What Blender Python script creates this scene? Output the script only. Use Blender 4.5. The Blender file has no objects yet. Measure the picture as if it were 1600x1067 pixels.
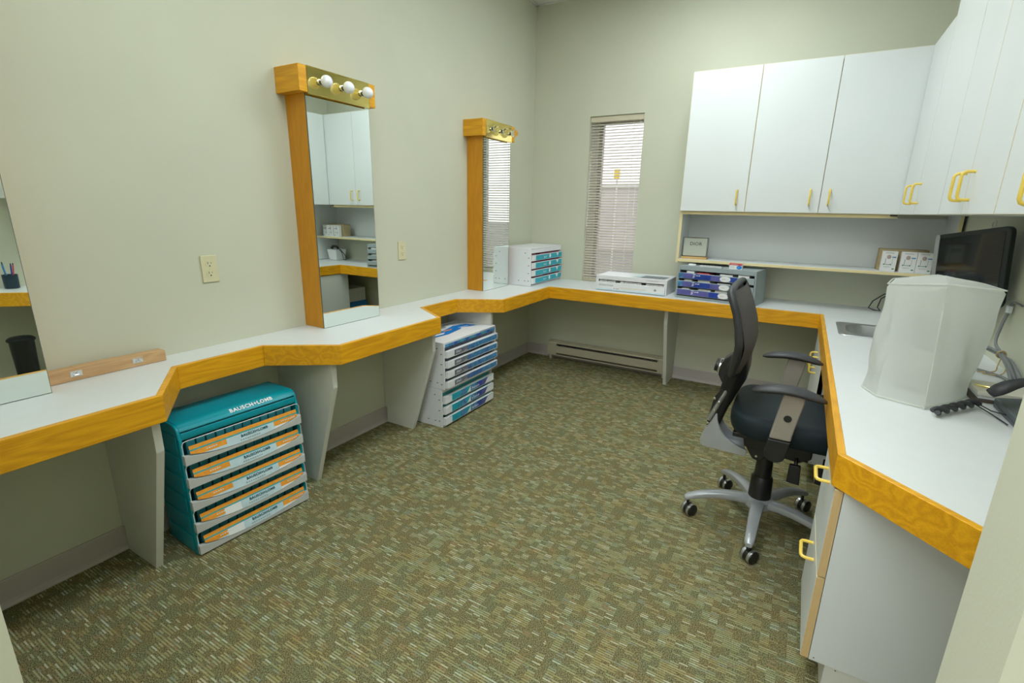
import bpy, bmesh, math, random
from mathutils import Matrix, Vector, noise
random.seed(7)
PI = math.pi
scn = bpy.context.scene
COL = scn.collection

# ------------------------------------------------------------------ camera, world, lamps, exposure
cam_d = bpy.data.cameras.new('camera')
cam = bpy.data.objects.new('camera', cam_d)
COL.objects.link(cam)
cam_d.sensor_fit = 'HORIZONTAL'
cam_d.sensor_width = 36.0
cam_d.lens = 36.0 * 769.687 / 1600.0
cam_d.clip_start = 0.02
cam.matrix_world = Matrix((( 0.864241, -0.145577,  0.481555,  2.17022),
                           ( 0.502753,  0.215495, -0.837139, -4.08423),
                           ( 0.018096,  0.965593,  0.259429,  1.34085),
                           ( 0, 0, 0, 1)))
scn.camera = cam
scn.view_settings.view_transform = 'Standard'
scn.view_settings.look = 'None'
scn.view_settings.gamma = 1.0
scn.view_settings.use_curve_mapping = False
scn.view_settings.exposure = 0.42

w = bpy.data.worlds.new('overcast_sky')
scn.world = w
w.use_nodes = True
bg = w.node_tree.nodes['Background']
bg.inputs[0].default_value = (1.0, 0.975, 0.985, 1)
bg.inputs[1].default_value = 1.35
LAMP = 13.0          # strength of the ceiling troffers' diffusers
LAMP_COL = (0.905, 0.985, 1.0)

# ------------------------------------------------------------------ materials
def srgb(r, g, b):
    f = lambda c: (c/255)/12.92 if c/255 <= 0.04045 else (((c/255)+0.055)/1.055)**2.4
    return (f(r), f(g), f(b))

def principled(name, col, rough=0.5, metal=0.0, spec=0.5, **kw):
    m = bpy.data.materials.new(name); m.use_nodes = True
    b = m.node_tree.nodes['Principled BSDF']
    b.inputs['Base Color'].default_value = (*col, 1)
    b.inputs['Roughness'].default_value = rough
    b.inputs['Metallic'].default_value = metal
    b.inputs['Specular IOR Level'].default_value = spec
    for k, v in kw.items():
        b.inputs[k.replace('_', ' ')].default_value = v
    return m

def N(m, t, **kw):
    n = m.node_tree.nodes.new(t)
    for k, v in kw.items(): setattr(n, k, v)
    return n
def Lk(m, a, b): m.node_tree.links.new(a, b)
def mathn(m, op, a, b=None, c=None):
    n = N(m, 'ShaderNodeMath', operation=op)
    for i, v in enumerate((a, b, c)):
        if v is None: continue
        if isinstance(v, (int, float)): n.inputs[i].default_value = v
        else: Lk(m, v, n.inputs[i])
    return n.outputs[0]

def mottled(name, col, rough=0.5, amt=0.06, scale=6.0, bump=0.0, bscale=300, spec=0.5):
    """plain painted / moulded surface with faint tonal mottling and fine relief"""
    m = principled(name, col, rough, spec=spec)
    b = m.node_tree.nodes['Principled BSDF']
    tc = N(m, 'ShaderNodeTexCoord')
    nz = N(m, 'ShaderNodeTexNoise'); nz.inputs['Scale'].default_value = scale; nz.inputs['Detail'].default_value = 4
    Lk(m, tc.outputs['Object'], nz.inputs['Vector'])
    r = N(m, 'ShaderNodeValToRGB')
    r.color_ramp.elements[0].position = 0.3; r.color_ramp.elements[1].position = 0.7
    r.color_ramp.elements[0].color = (*[c*(1-amt) for c in col], 1)
    r.color_ramp.elements[1].color = (*[min(1, c*(1+amt)) for c in col], 1)
    Lk(m, nz.outputs['Fac'], r.inputs[0]); Lk(m, r.outputs[0], b.inputs['Base Color'])
    if bump:
        n2 = N(m, 'ShaderNodeTexNoise'); n2.inputs['Scale'].default_value = bscale; n2.inputs['Detail'].default_value = 2
        Lk(m, tc.outputs['Object'], n2.inputs['Vector'])
        bp = N(m, 'ShaderNodeBump'); bp.inputs['Strength'].default_value = bump; bp.inputs['Distance'].default_value = 0.002
        Lk(m, n2.outputs['Fac'], bp.inputs['Height']); Lk(m, bp.outputs[0], b.inputs['Normal'])
    return m

def wood(name, axis, ca, cb, rough=0.38, dens=38, cath=0.55):
    """oak: growth rings and pores drawn out along one axis"""
    m = principled(name, ca, rough)
    b = m.node_tree.nodes['Principled BSDF']
    tc = N(m, 'ShaderNodeTexCoord'); mp = N(m, 'ShaderNodeMapping')
    s = [1.0, 1.0, 1.0]; s['xyz'.index(axis)] = 0.11
    mp.inputs['Scale'].default_value = s
    Lk(m, tc.outputs['Object'], mp.inputs['Vector'])
    n1 = N(m, 'ShaderNodeTexNoise'); n1.inputs['Scale'].default_value = 11; n1.inputs['Detail'].default_value = 2
    Lk(m, mp.outputs[0], n1.inputs['Vector'])
    ring = mathn(m, 'FRACT', mathn(m, 'MULTIPLY', n1.outputs['Fac'], 9.0))
    ring = mathn(m, 'ABSOLUTE', mathn(m, 'SUBTRACT', ring, 0.5))
    n2 = N(m, 'ShaderNodeTexNoise'); n2.inputs['Scale'].default_value = 260; n2.inputs['Detail'].default_value = 3
    mp2 = N(m, 'ShaderNodeMapping'); s2 = [1.0]*3; s2['xyz'.index(axis)] = 0.04
    mp2.inputs['Scale'].default_value = s2
    Lk(m, tc.outputs['Object'], mp2.inputs['Vector']); Lk(m, mp2.outputs[0], n2.inputs['Vector'])
    f = mathn(m, 'ADD', mathn(m, 'MULTIPLY', ring, cath*1.5), mathn(m, 'MULTIPLY', n2.outputs['Fac'], 0.75))
    r = N(m, 'ShaderNodeValToRGB')
    r.color_ramp.elements[0].position = 0.30; r.color_ramp.elements[1].position = 0.95
    r.color_ramp.elements[0].color = (*cb, 1); r.color_ramp.elements[1].color = (*ca, 1)
    Lk(m, f, r.inputs[0]); Lk(m, r.outputs[0], b.inputs['Base Color'])
    bp = N(m, 'ShaderNodeBump'); bp.inputs['Strength'].default_value = 0.12; bp.inputs['Distance'].default_value = 0.001
    Lk(m, n2.outputs['Fac'], bp.inputs['Height']); Lk(m, bp.outputs[0], b.inputs['Normal'])
    return m

OA, OB = (0.86, 0.43, 0.010), (0.64, 0.285, 0.005)
M = {}
for ax in 'xy': M['oak_'+ax] = wood('honey_oak_'+ax, ax, OA, OB)
M['oak_z'] = wood('honey_oak_z', 'z', (0.70, 0.315, 0.008), (0.56, 0.23, 0.005), cath=0.35)
M['pale_oak'] = wood('pale_oak', 'y', (0.66, 0.43, 0.22), (0.50, 0.29, 0.13), 0.5)
M['wall'] = mottled('greige_wall_paint', (0.585, 0.59, 0.465), 0.72, 0.02, 2.2, 0.10, 220, spec=0.25)
M['hall'] = mottled('hall_paint', (0.44, 0.42, 0.33), 0.75, 0.02, 2.2, spec=0.2)
M['base'] = mottled('grey_vinyl_base', (0.47, 0.43, 0.40), 0.55, 0.04, 5)
M['white'] = mottled('white_melamine', (0.70, 0.73, 0.72), 0.42, 0.012, 3)
M['counter'] = mottled('white_laminate', (0.69, 0.71, 0.70), 0.36, 0.012, 20)
M['support'] = mottled('pale_grey_panel', (0.66, 0.66, 0.60), 0.5, 0.02, 4)
M['edge'] = wood('maple_edge_band', 'z', (0.72, 0.53, 0.27), (0.62, 0.43, 0.20), 0.5, cath=0.2)
M['cream_edge'] = mottled('cream_edge_band', (0.78, 0.66, 0.36), 0.5, 0.04, 12)
M['yellow'] = mottled('yellow_plastic', (0.83, 0.60, 0.10), 0.35, 0.03, 30)
M['brass'] = principled('polished_brass', (0.95, 0.80, 0.30), 0.10, 1.0)
M['chrome'] = principled('chrome', (0.75, 0.76, 0.77), 0.15, 1.0)
M['steel'] = mottled('brushed_steel', (0.55, 0.56, 0.57), 0.35, 0.05, 40); M['steel'].node_tree.nodes['Principled BSDF'].inputs['Metallic'].default_value = 0.9
M['mirror'] = principled('silvered_glass', (0.83, 0.89, 0.855), 0.0, 1.0)
M['mirror_edge'] = principled('mirror_edge', (0.10, 0.13, 0.11), 0.2)
M['bulb_white'] = principled('opal_bulb_glass', (0.88, 0.88, 0.92), 0.12, 0.0, 0.6)
M['socket'] = principled('dark_socket', (0.03, 0.03, 0.025), 0.4)
M['glass'] = principled('clear_glass', (1, 1, 1), 0.02, 0.0, 0.5, Transmission_Weight=1.0, IOR=1.45)
M['bulb_clear'] = principled('clear_bulb_glass', (1, 0.99, 0.95), 0.02, 0.0, 0.5, Transmission_Weight=1.0, IOR=1.3)
M['pane'] = principled('window_glass', (0.97, 0.99, 0.98), 0.0, 0.0, 0.5, Transmission_Weight=1.0, IOR=1.05)
M['ivory'] = mottled('ivory_plastic', (0.66, 0.62, 0.40), 0.4, 0.02, 30)
M['dark_slot'] = principled('dark_slot', (0.02, 0.018, 0.012), 0.7)
M['slat'] = mottled('putty_slat', (0.60, 0.55, 0.47), 0.45, 0.02, 10)
M['headrail'] = mottled('putty_headrail', (0.58, 0.53, 0.39), 0.5, 0.02, 10)
M['cord_white'] = principled('white_cord', (0.80, 0.80, 0.76), 0.7)
M['heater'] = mottled('beige_enamel', (0.50, 0.46, 0.33), 0.45, 0.02, 8)
M['ceil'] = mottled('mineral_tile', (0.72, 0.72, 0.70), 0.9, 0.10, 160, 0.5, 260)
M['tbar'] = mottled('white_tbar', (0.74, 0.74, 0.72), 0.5, 0.01, 5)
M['frame_win'] = mottled('window_frame', (0.66, 0.66, 0.62), 0.5, 0.02, 5)
# plastics of the lens drawers
M['teal'] = mottled('teal_plastic', (0.0, 0.29, 0.365), 0.22, 0.05, 5)
M['teal_dark'] = mottled('dark_teal_card', (0.025, 0.20, 0.24), 0.4, 0.25, 30)
M['tray_grey'] = mottled('pale_grey_plastic', (0.56, 0.57, 0.56), 0.4, 0.02, 20)
M['tray_white'] = mottled('white_plastic', (0.76, 0.77, 0.79), 0.42, 0.012, 20)
M['carton_white'] = mottled('white_card', (0.76, 0.76, 0.74), 0.6, 0.03, 40)
M['orange'] = mottled('orange_print', (0.83, 0.33, 0.03), 0.4, 0.08, 60)
M['teal_print'] = mottled('teal_print', (0.06, 0.36, 0.36), 0.4, 0.06, 60)
M['ice'] = mottled('ice_blue_print', (0.56, 0.71, 0.77), 0.4, 0.08, 40)
M['white_print'] = principled('white_print', (0.82, 0.83, 0.84), 0.45)
M['navy_print'] = principled('dark_teal_print', (0.02, 0.12, 0.16), 0.5)
M['aqua'] = mottled('aqua_print', (0.0, 0.36, 0.46), 0.4, 0.12, 18)
M['magenta'] = mottled('magenta_card', (0.34, 0.05, 0.13), 0.5, 0.4, 40)
M['blue'] = mottled('royal_blue_print', (0.015, 0.05, 0.33), 0.4, 0.3, 10)
M['purple'] = mottled('violet_blue_print', (0.10, 0.10, 0.33), 0.4, 0.25, 12)
M['sky_print'] = mottled('sky_blue_print', (0.06, 0.22, 0.44), 0.4, 0.5, 45)
M['denim_print'] = mottled('denim_print', (0.045, 0.14, 0.36), 0.4, 0.5, 40)
M['bright_blue'] = mottled('bright_blue_print', (0.0, 0.19, 0.62), 0.4, 0.1, 18)
M['slate_print'] = mottled('slate_print', (0.15, 0.16, 0.21), 0.45, 0.3, 70)
M['cab_grey'] = mottled('blue_grey_plastic', (0.31, 0.37, 0.385), 0.42, 0.03, 12)
M['red_print'] = mottled('red_print', (0.60, 0.07, 0.09), 0.45, 0.15, 60)
M['brown_card'] = mottled('brown_card', (0.42, 0.33, 0.17), 0.7, 0.06, 30)
M['gold_wood'] = wood('gilt_wood', 'x', (0.62, 0.40, 0.15), (0.48, 0.28, 0.08), 0.4)
M['bronze'] = principled('bronze_wire', (0.16, 0.13, 0.07), 0.4, 0.6)
M['skin_print'] = mottled('warm_grey_print', (0.42, 0.33, 0.30), 0.5, 0.3, 200)
M['green_print'] = mottled('green_print', (0.07, 0.23, 0.10), 0.5, 0.2, 100)
M['grey_print'] = principled('grey_print', (0.26, 0.29, 0.30), 0.5)
# chair and desk things
M['mesh'] = mottled('charcoal_mesh', (0.085, 0.075, 0.068), 0.7, 0.12, 90, 0.3, 900)
M['seat'] = mottled('dark_fabric', (0.006, 0.014, 0.018), 0.55, 0.15, 120, 0.25, 900, spec=0.3)
M['black'] = mottled('black_plastic', (0.012, 0.013, 0.013), 0.38, 0.1, 30)
M['arm_pad'] = mottled('soft_black_urethane', (0.033, 0.034, 0.036), 0.5, 0.08, 30)
M['silver'] = mottled('silver_paint', (0.43, 0.45, 0.47), 0.34, 0.04, 12); M['silver'].node_tree.nodes['Principled BSDF'].inputs['Metallic'].default_value = 0.35
M['post'] = mottled('champagne_plastic', (0.30, 0.275, 0.23), 0.42, 0.03, 20)
M['screen'] = principled('black_screen', (0.006, 0.007, 0.006), 0.06, 0.0, 0.6)
M['bezel'] = mottled('dark_bezel', (0.012, 0.017, 0.018), 0.3, 0.05, 10)
M['grey_cable'] = mottled('grey_cable', (0.22, 0.23, 0.23), 0.5, 0.05, 30)
M['twine'] = mottled('tan_twine', (0.55, 0.42, 0.20), 0.8, 0.1, 200)
M['cream'] = mottled('cream_card', (0.68, 0.65, 0.55), 0.6, 0.03, 20)
M['dark_brown'] = mottled('dark_brown', (0.06, 0.045, 0.03), 0.5, 0.1, 20)
M['slate'] = mottled('slate_plastic', (0.09, 0.11, 0.12), 0.45, 0.05, 20)
M['navy_cup'] = mottled('navy_plastic', (0.01, 0.03, 0.05), 0.4, 0.1, 30)
M['bin'] = mottled('black_bin', (0.012, 0.014, 0.015), 0.4, 0.1, 10)
M['facade'] = mottled('grey_facade', (0.55, 0.52, 0.51), 0.8, 0.08, 1.2)
M['asphalt'] = mottled('asphalt', (0.20, 0.20, 0.195), 0.9, 0.1, 3)
M['sign_yellow'] = principled('sign_yellow', (0.75, 0.55, 0.06), 0.5)

def carpet():
    m = principled('olive_dash_carpet', (0.1, 0.1, 0.06), 0.95, spec=0.1)
    b = m.node_tree.nodes['Principled BSDF']
    tc = N(m, 'ShaderNodeTexCoord'); sp = N(m, 'ShaderNodeSeparateXYZ')
    Lk(m, tc.outputs['Object'], sp.inputs[0])
    X, Y = sp.outputs[0], sp.outputs[1]
    def wn(dim, *ins):
        n = N(m, 'ShaderNodeTexWhiteNoise', noise_dimensions=dim)
        if dim == '1D': Lk(m, ins[0], n.inputs['W'])
        else:
            cv = N(m, 'ShaderNodeCombineXYZ')
            for k, v in enumerate(ins):
                if isinstance(v, (int, float)): cv.inputs[k].default_value = v
                else: Lk(m, v, cv.inputs[k])
            Lk(m, cv.outputs[0], n.inputs['Vector'])
        return n
    LX, LY, RY = 0.026, 0.026, 0.0085            # ladder-like blocks of short parallel dashes
    col = mathn(m, 'FLOOR', mathn(m, 'DIVIDE', X, LX))
    sh = wn('1D', col)
    by = mathn(m, 'FLOOR', mathn(m, 'ADD', mathn(m, 'DIVIDE', Y, LY), mathn(m, 'MULTIPLY', sh.outputs['Value'], 7.7)))
    blk = wn('3D', col, by, 3.0)
    row = mathn(m, 'FLOOR', mathn(m, 'DIVIDE', Y, RY))
    rw = wn('3D', col, row, 5.0)
    fy = mathn(m, 'FRACT', mathn(m, 'DIVIDE', Y, RY))
    fx = mathn(m, 'FRACT', mathn(m, 'DIVIDE', X, LX))
    nz = N(m, 'ShaderNodeTexNoise'); nz.inputs['Scale'].default_value = 5; nz.inputs['Detail'].default_value = 3
    Lk(m, tc.outputs['Object'], nz.inputs['Vector'])
    dens = mathn(m, 'MULTIPLY_ADD', nz.outputs['Fac'], 0.8, 0.30)
    on = mathn(m, 'MULTIPLY', mathn(m, 'LESS_THAN', blk.outputs['Value'], dens), mathn(m, 'LESS_THAN', rw.outputs['Value'], 0.72))
    thin = mathn(m, 'LESS_THAN', mathn(m, 'ABSOLUTE', mathn(m, 'SUBTRACT', fy, 0.5)), 0.27)
    dash = mathn(m, 'MULTIPLY', on, thin)
    cmix = N(m, 'ShaderNodeMix', data_type='RGBA'); cmix.inputs['Factor'].default_value = 0.5
    Lk(m, blk.outputs['Color'], cmix.inputs['A']); Lk(m, rw.outputs['Color'], cmix.inputs['B'])
    c = cmix.outputs['Result']
    # colour of a dash
    rp = N(m, 'ShaderNodeValToRGB'); rp.color_ramp.interpolation = 'CONSTANT'
    cols = [(0.0, (0.29, 0.28, 0.14)), (0.32, (0.33, 0.34, 0.20)), (0.43, (0.27, 0.265, 0.12)), (0.53, (0.44, 0.46, 0.34)),
            (0.60, (0.31, 0.32, 0.18)), (0.70, (0.24, 0.265, 0.20)), (0.80, (0.27, 0.21, 0.115))]
    e = rp.color_ramp.elements
    e[0].position = 0; e[0].color = (*cols[0][1], 1); e[1].position = cols[1][0]; e[1].color = (*cols[1][1], 1)
    for p, cc in cols[2:]:
        k = e.new(p); k.color = (*cc, 1)
    sc = N(m, 'ShaderNodeSeparateColor'); Lk(m, c, sc.inputs[0]); Lk(m, sc.outputs[1], rp.inputs[0])
    # dark pile under it, speckled
    n2 = N(m, 'ShaderNodeTexNoise'); n2.inputs['Scale'].default_value = 300; n2.inputs['Detail'].default_value = 2
    Lk(m, tc.outputs['Object'], n2.inputs['Vector'])
    r2 = N(m, 'ShaderNodeValToRGB')
    r2.color_ramp.elements[0].position = 0.35; r2.color_ramp.elements[1].position = 0.68
    r2.color_ramp.elements[0].color = (0.045, 0.041, 0.020, 1); r2.color_ramp.elements[1].color = (0.32, 0.30, 0.155, 1)
    Lk(m, n2.outputs['Fac'], r2.inputs[0])
    mx = N(m, 'ShaderNodeMix', data_type='RGBA')
    Lk(m, dash, mx.inputs['Factor']); Lk(m, r2.outputs[0], mx.inputs['A']); Lk(m, rp.outputs[0], mx.inputs['B'])
    # rusty and grey blotches
    n3 = N(m, 'ShaderNodeTexNoise'); n3.inputs['Scale'].default_value = 14; n3.inputs['Detail'].default_value = 2
    Lk(m, tc.outputs['Object'], n3.inputs['Vector'])
    r3 = N(m, 'ShaderNodeValToRGB')
    r3.color_ramp.elements[0].position = 0.3; r3.color_ramp.elements[0].color = (1.10, 0.93, 0.80, 1)
    r3.color_ramp.elements[1].position = 0.62; r3.color_ramp.elements[1].color = (0.95, 1.0, 1.0, 1)
    Lk(m, n3.outputs['Fac'], r3.inputs[0])
    mm = N(m, 'ShaderNodeMix', data_type='RGBA', blend_type='MULTIPLY'); mm.inputs['Factor'].default_value = 1
    Lk(m, mx.outputs['Result'], mm.inputs['A']); Lk(m, r3.outputs[0], mm.inputs['B'])
    Lk(m, mm.outputs['Result'], b.inputs['Base Color'])
    bp = N(m, 'ShaderNodeBump'); bp.inputs['Strength'].default_value = 0.5; bp.inputs['Distance'].default_value = 0.003
    Lk(m, mathn(m, 'ADD', n2.outputs['Fac'], mathn(m, 'MULTIPLY', dash, 0.6)), bp.inputs['Height'])
    Lk(m, bp.outputs[0], b.inputs['Normal'])
    return m
M['carpet'] = carpet()

def lamp_mat():
    m = bpy.data.materials.new('lit_diffuser'); m.use_nodes = True
    nt = m.node_tree; nt.nodes.clear()
    e = nt.nodes.new('ShaderNodeEmission'); o = nt.nodes.new('ShaderNodeOutputMaterial')
    e.inputs[0].default_value = (*LAMP_COL, 1); e.inputs[1].default_value = LAMP
    nt.links.new(e.outputs[0], o.inputs[0]); return m
M['lamp'] = lamp_mat()

def cover_mat():
    m = bpy.data.materials.new('frosted_vinyl'); m.use_nodes = True
    nt = m.node_tree; nt.nodes.clear()
    o = nt.nodes.new('ShaderNodeOutputMaterial')
    d = nt.nodes.new('ShaderNodeBsdfPrincipled'); d.inputs['Base Color'].default_value = (0.86, 0.87, 0.83, 1); d.inputs['Roughness'].default_value = 0.45
    t = nt.nodes.new('ShaderNodeBsdfTranslucent'); t.inputs[0].default_value = (0.92, 0.93, 0.89, 1)
    r = nt.nodes.new('ShaderNodeBsdfTransparent'); r.inputs[0].default_value = (0.92, 0.95, 0.92, 1)
    a = nt.nodes.new('ShaderNodeMixShader'); a.inputs[0].default_value = 0.62
    b = nt.nodes.new('ShaderNodeMixShader'); b.inputs[0].default_value = 0.22
    nt.links.new(d.outputs[0], a.inputs[1]); nt.links.new(t.outputs[0], a.inputs[2])
    nt.links.new(a.outputs[0], b.inputs[1]); nt.links.new(r.outputs[0], b.inputs[2])
    nt.links.new(b.outputs[0], o.inputs[0]); return m
M['cover'] = cover_mat()

# ------------------------------------------------------------------ mesh helpers
class MB:
    def __init__(s): s.v = []; s.f = []; s.m = []; s.s = []
    def add(s, vs, fs, mi=0, smooth=False):
        o = len(s.v); s.v += [tuple(p) for p in vs]
        for f in fs:
            s.f.append([i+o for i in f]); s.m.append(mi); s.s.append(smooth)
        return s
    def box(s, x0, x1, y0, y1, z0, z1, mi=0):
        v = [(x, y, z) for z in (z0, z1) for y in (y0, y1) for x in (x0, x1)]
        return s.add(v, [(0,2,3,1),(4,5,7,6),(0,1,5,4),(2,6,7,3),(0,4,6,2),(1,3,7,5)], mi)
    def prism(s, poly, a0, a1, axis='z', mi=0, smooth=False):
        n = len(poly)
        def P(p, a):
            if axis == 'z': return (p[0], p[1], a)
            if axis == 'y': return (p[0], a, p[1])
            return (a, p[0], p[1])
        v = [P(p, a0) for p in poly] + [P(p, a1) for p in poly]
        f = [tuple(range(n))[::-1], tuple(range(n, 2*n))]
        s.add(v, f, mi, False)
        o = len(s.v) - 2*n
        for i in range(n):
            j = (i+1) % n
            s.f.append([o+i, o+j, o+n+j, o+n+i]); s.m.append(mi); s.s.append(smooth)
        return s
    def tube(s, pts, r, seg=10, mi=0, closed=False, cap=True, flat=None):
        pts = [Vector(p) for p in pts]; n = len(pts)
        rs = r if isinstance(r, (list, tuple)) else [r]*n
        up = None; vs = []
        for i in range(n):
            if closed: t = pts[(i+1) % n] - pts[i-1]
            else: t = pts[min(i+1, n-1)] - pts[max(i-1, 0)]
            t.normalize()
            if up is None:
                up = Vector((0,0,1)) if abs(t.z) < 0.9 else Vector((1,0,0))
            a = up - t*up.dot(t)
            if a.length < 1e-5: a = t.orthogonal()
            a.normalize(); up = a; b = t.cross(a)
            for k in range(seg):
                q = 2*PI*k/seg
                fa, fb = (flat if flat else (1, 1))
                vs.append(pts[i] + a*(math.cos(q)*rs[i]*fa) + b*(math.sin(q)*rs[i]*fb))
        fs = []
        for i in range(n if closed else n-1):
            i2 = (i+1) % n
            for k in range(seg):
                k2 = (k+1) % seg
                fs.append((i*seg+k, i*seg+k2, i2*seg+k2, i2*seg+k))
        s.add(vs, fs, mi, True)
        if cap and not closed:
            o = len(s.v) - n*seg
            s.f.append([o+k for k in range(seg)][::-1]); s.m.append(mi); s.s.append(False)
            s.f.append([o+(n-1)*seg+k for k in range(seg)]); s.m.append(mi); s.s.append(False)
        return s
    def lathe(s, prof, seg=20, mi=0, mat=None, smooth=True):
        vs = []; fs = []
        for r, z in prof:
            for k in range(seg):
                q = 2*PI*k/seg; vs.append(Vector((r*math.cos(q), r*math.sin(q), z)))
        for i in range(len(prof)-1):
            for k in range(seg):
                k2 = (k+1) % seg
                fs.append((i*seg+k, i*seg+k2, (i+1)*seg+k2, (i+1)*seg+k))
        if prof[0][0] > 1e-4: fs.append(tuple(range(seg))[::-1])
        if prof[-1][0] > 1e-4: fs.append(tuple((len(prof)-1)*seg+k for k in range(seg)))
        if mat is not None: vs = [mat @ v for v in vs]
        return s.add(vs, fs, mi, smooth)
    def grid(s, fn, nu, nv, mi=0, smooth=True, wrap=False):
        vs = [fn(i/(nu if wrap else nu-1), j/(nv-1)) for j in range(nv) for i in range(nu)]
        fs = []
        for j in range(nv-1):
            for i in range(nu if wrap else nu-1):
                i2 = (i+1) % nu
                fs.append((j*nu+i, j*nu+i2, (j+1)*nu+i2, (j+1)*nu+i))
        return s.add(vs, fs, mi, smooth)
    def build(s, name, mats, parent=None, bevel=0.0, seg=2, loc=None, sharp=40):
        me = bpy.data.meshes.new(name)
        me.from_pydata(s.v, [], s.f)
        if not isinstance(mats, (list, tuple)): mats = [mats]
        for m in mats: me.materials.append(M[m] if isinstance(m, str) else m)
        for p, mi, sm in zip(me.polygons, s.m, s.s):
            p.material_index = mi; p.use_smooth = sm
        bm = bmesh.new(); bm.from_mesh(me)
        bmesh.ops.remove_doubles(bm, verts=bm.verts, dist=1e-5)
        bmesh.ops.recalc_face_normals(bm, faces=bm.faces)
        bm.to_mesh(me); bm.free()
        if any(s.s): me.set_sharp_from_angle(angle=math.radians(sharp))
        o = bpy.data.objects.new(name, me); COL.objects.link(o)
        if parent is not None: o.parent = parent
        if loc: o.location = loc
        if bevel:
            b = o.modifiers.new('bevel', 'BEVEL'); b.width = bevel; b.segments = seg
            b.limit_method = 'ANGLE'; b.angle_limit = math.radians(35)
        return o

def thing(name, label, cat, loc=(0,0,0), rz=0.0, group=None):
    o = bpy.data.objects.new(name, None); COL.objects.link(o)
    o.empty_display_size = 0.1
    o.location = loc; o.rotation_euler = (0, 0, rz)
    return tag(o, label, cat, group)
def tag(o, label, cat, group=None):
    o['label'] = label; o['category'] = cat
    if group: o['group'] = group
    return o
def struct(o): o['kind'] = 'structure'; return o
def box(name, x0, x1, y0, y1, z0, z1, mat, parent=None, bevel=0.0):
    return MB().box(x0, x1, y0, y1, z0, z1).build(name, mat, parent, bevel)
def copy_tree(o, parent=None):
    c = o.copy(); COL.objects.link(c)
    if parent is not None: c.parent = parent
    for ch in list(o.children): copy_tree(ch, c)
    return c
FRONT = Matrix(((1,0,0,0),(0,0,-1,0),(0,1,0,0),(0,0,0,1)))      # letters standing on a face that looks along -y
def lettering(name, txt, size, mat, parent, mtx, align='CENTER', ext=0.0003, spacing=1.0, bold=0.0):
    cu = bpy.data.curves.new('letters', 'FONT'); cu.body = txt; cu.size = size
    cu.align_x = align; cu.align_y = 'CENTER'; cu.extrude = ext; cu.space_character = spacing; cu.offset = bold
    cu.resolution_u = 2
    t = bpy.data.objects.new('letters', cu); COL.objects.link(t)
    dg = bpy.context.evaluated_depsgraph_get()
    me = bpy.data.meshes.new_from_object(t.evaluated_get(dg))
    bpy.data.objects.remove(t); bpy.data.curves.remove(cu)
    me.transform(mtx); me.name = name
    me.materials.clear(); me.materials.append(M[mat])
    o = bpy.data.objects.new(name, me); COL.objects.link(o)
    if parent is not None: o.parent = parent
    return o
def T(x, y, z): return Matrix.Translation((x, y, z))

def offset_poly(pts, d):
    """open polyline moved sideways by d (to the left of its direction), mitred"""
    P = [Vector(p) for p in pts]; out = []
    for i, p in enumerate(P):
        ns = []
        if i > 0: t = (p-P[i-1]).normalized(); ns.append(Vector((-t.y, t.x)))
        if i < len(P)-1: t = (P[i+1]-p).normalized(); ns.append(Vector((-t.y, t.x)))
        if len(ns) == 1: out.append(p + ns[0]*d)
        else:
            b = (ns[0]+ns[1]).normalized(); out.append(p + b*(d/max(0.2, b.dot(ns[0]))))
    return out

# ------------------------------------------------------------------ dimensions (metres; left wall x=0, back wall y=0)
W = 2.96; ZC = 2.95; H = 0.74; HF = 0.6496
DO, DI, DB, XR = 0.456, 0.186, 0.5056, 2.328
YH = -5.6

# ------------------------------------------------------------------ setting
struct(box('floor', -0.3, W+0.3, YH, 0.30, -0.06, 0.0, 'carpet'))
c = struct(box('ceiling', -0.1, W+0.1, YH, 0.26, ZC+0.03, ZC+0.10, 'tbar'))
# suspended ceiling: tiles in a grid of tees; two troffers take the place of two tiles each
tx = [0.02, 0.60, 1.21, 1.82, 2.43, W-0.02]
ty = [-0.02 - 0.605*k for k in range(10)]
lamps = {(2, 1), (2, 2), (2, 4), (2, 5)}
tile_me = None
for i in range(5):
    for j in range(9):
        if (i, j) in lamps or (i in (1, 3) and j in (7, 8)): continue
        o = box('ceiling_tile', tx[i]+0.008, tx[i+1]-0.008, ty[j+1]+0.008, ty[j]-0.008, ZC+0.002, ZC+0.02, 'ceil', c)
g = MB()
for x in tx[1:-1]: g.box(x-0.012, x+0.012, YH, -0.0, ZC-0.001, ZC+0.004)
for y in ty[1:]: g.box(0, W, y-0.012, y+0.012, ZC-0.001, ZC+0.0035)
g.build('ceiling_grid', 'tbar', c)
g = MB(); g.box(0.0, 0.024, YH, 0, ZC-0.001, ZC+0.005); g.box(0, W, -0.024, 0, ZC-0.001, ZC+0.005)
g.build('wall_angle', 'tbar', c)

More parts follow.
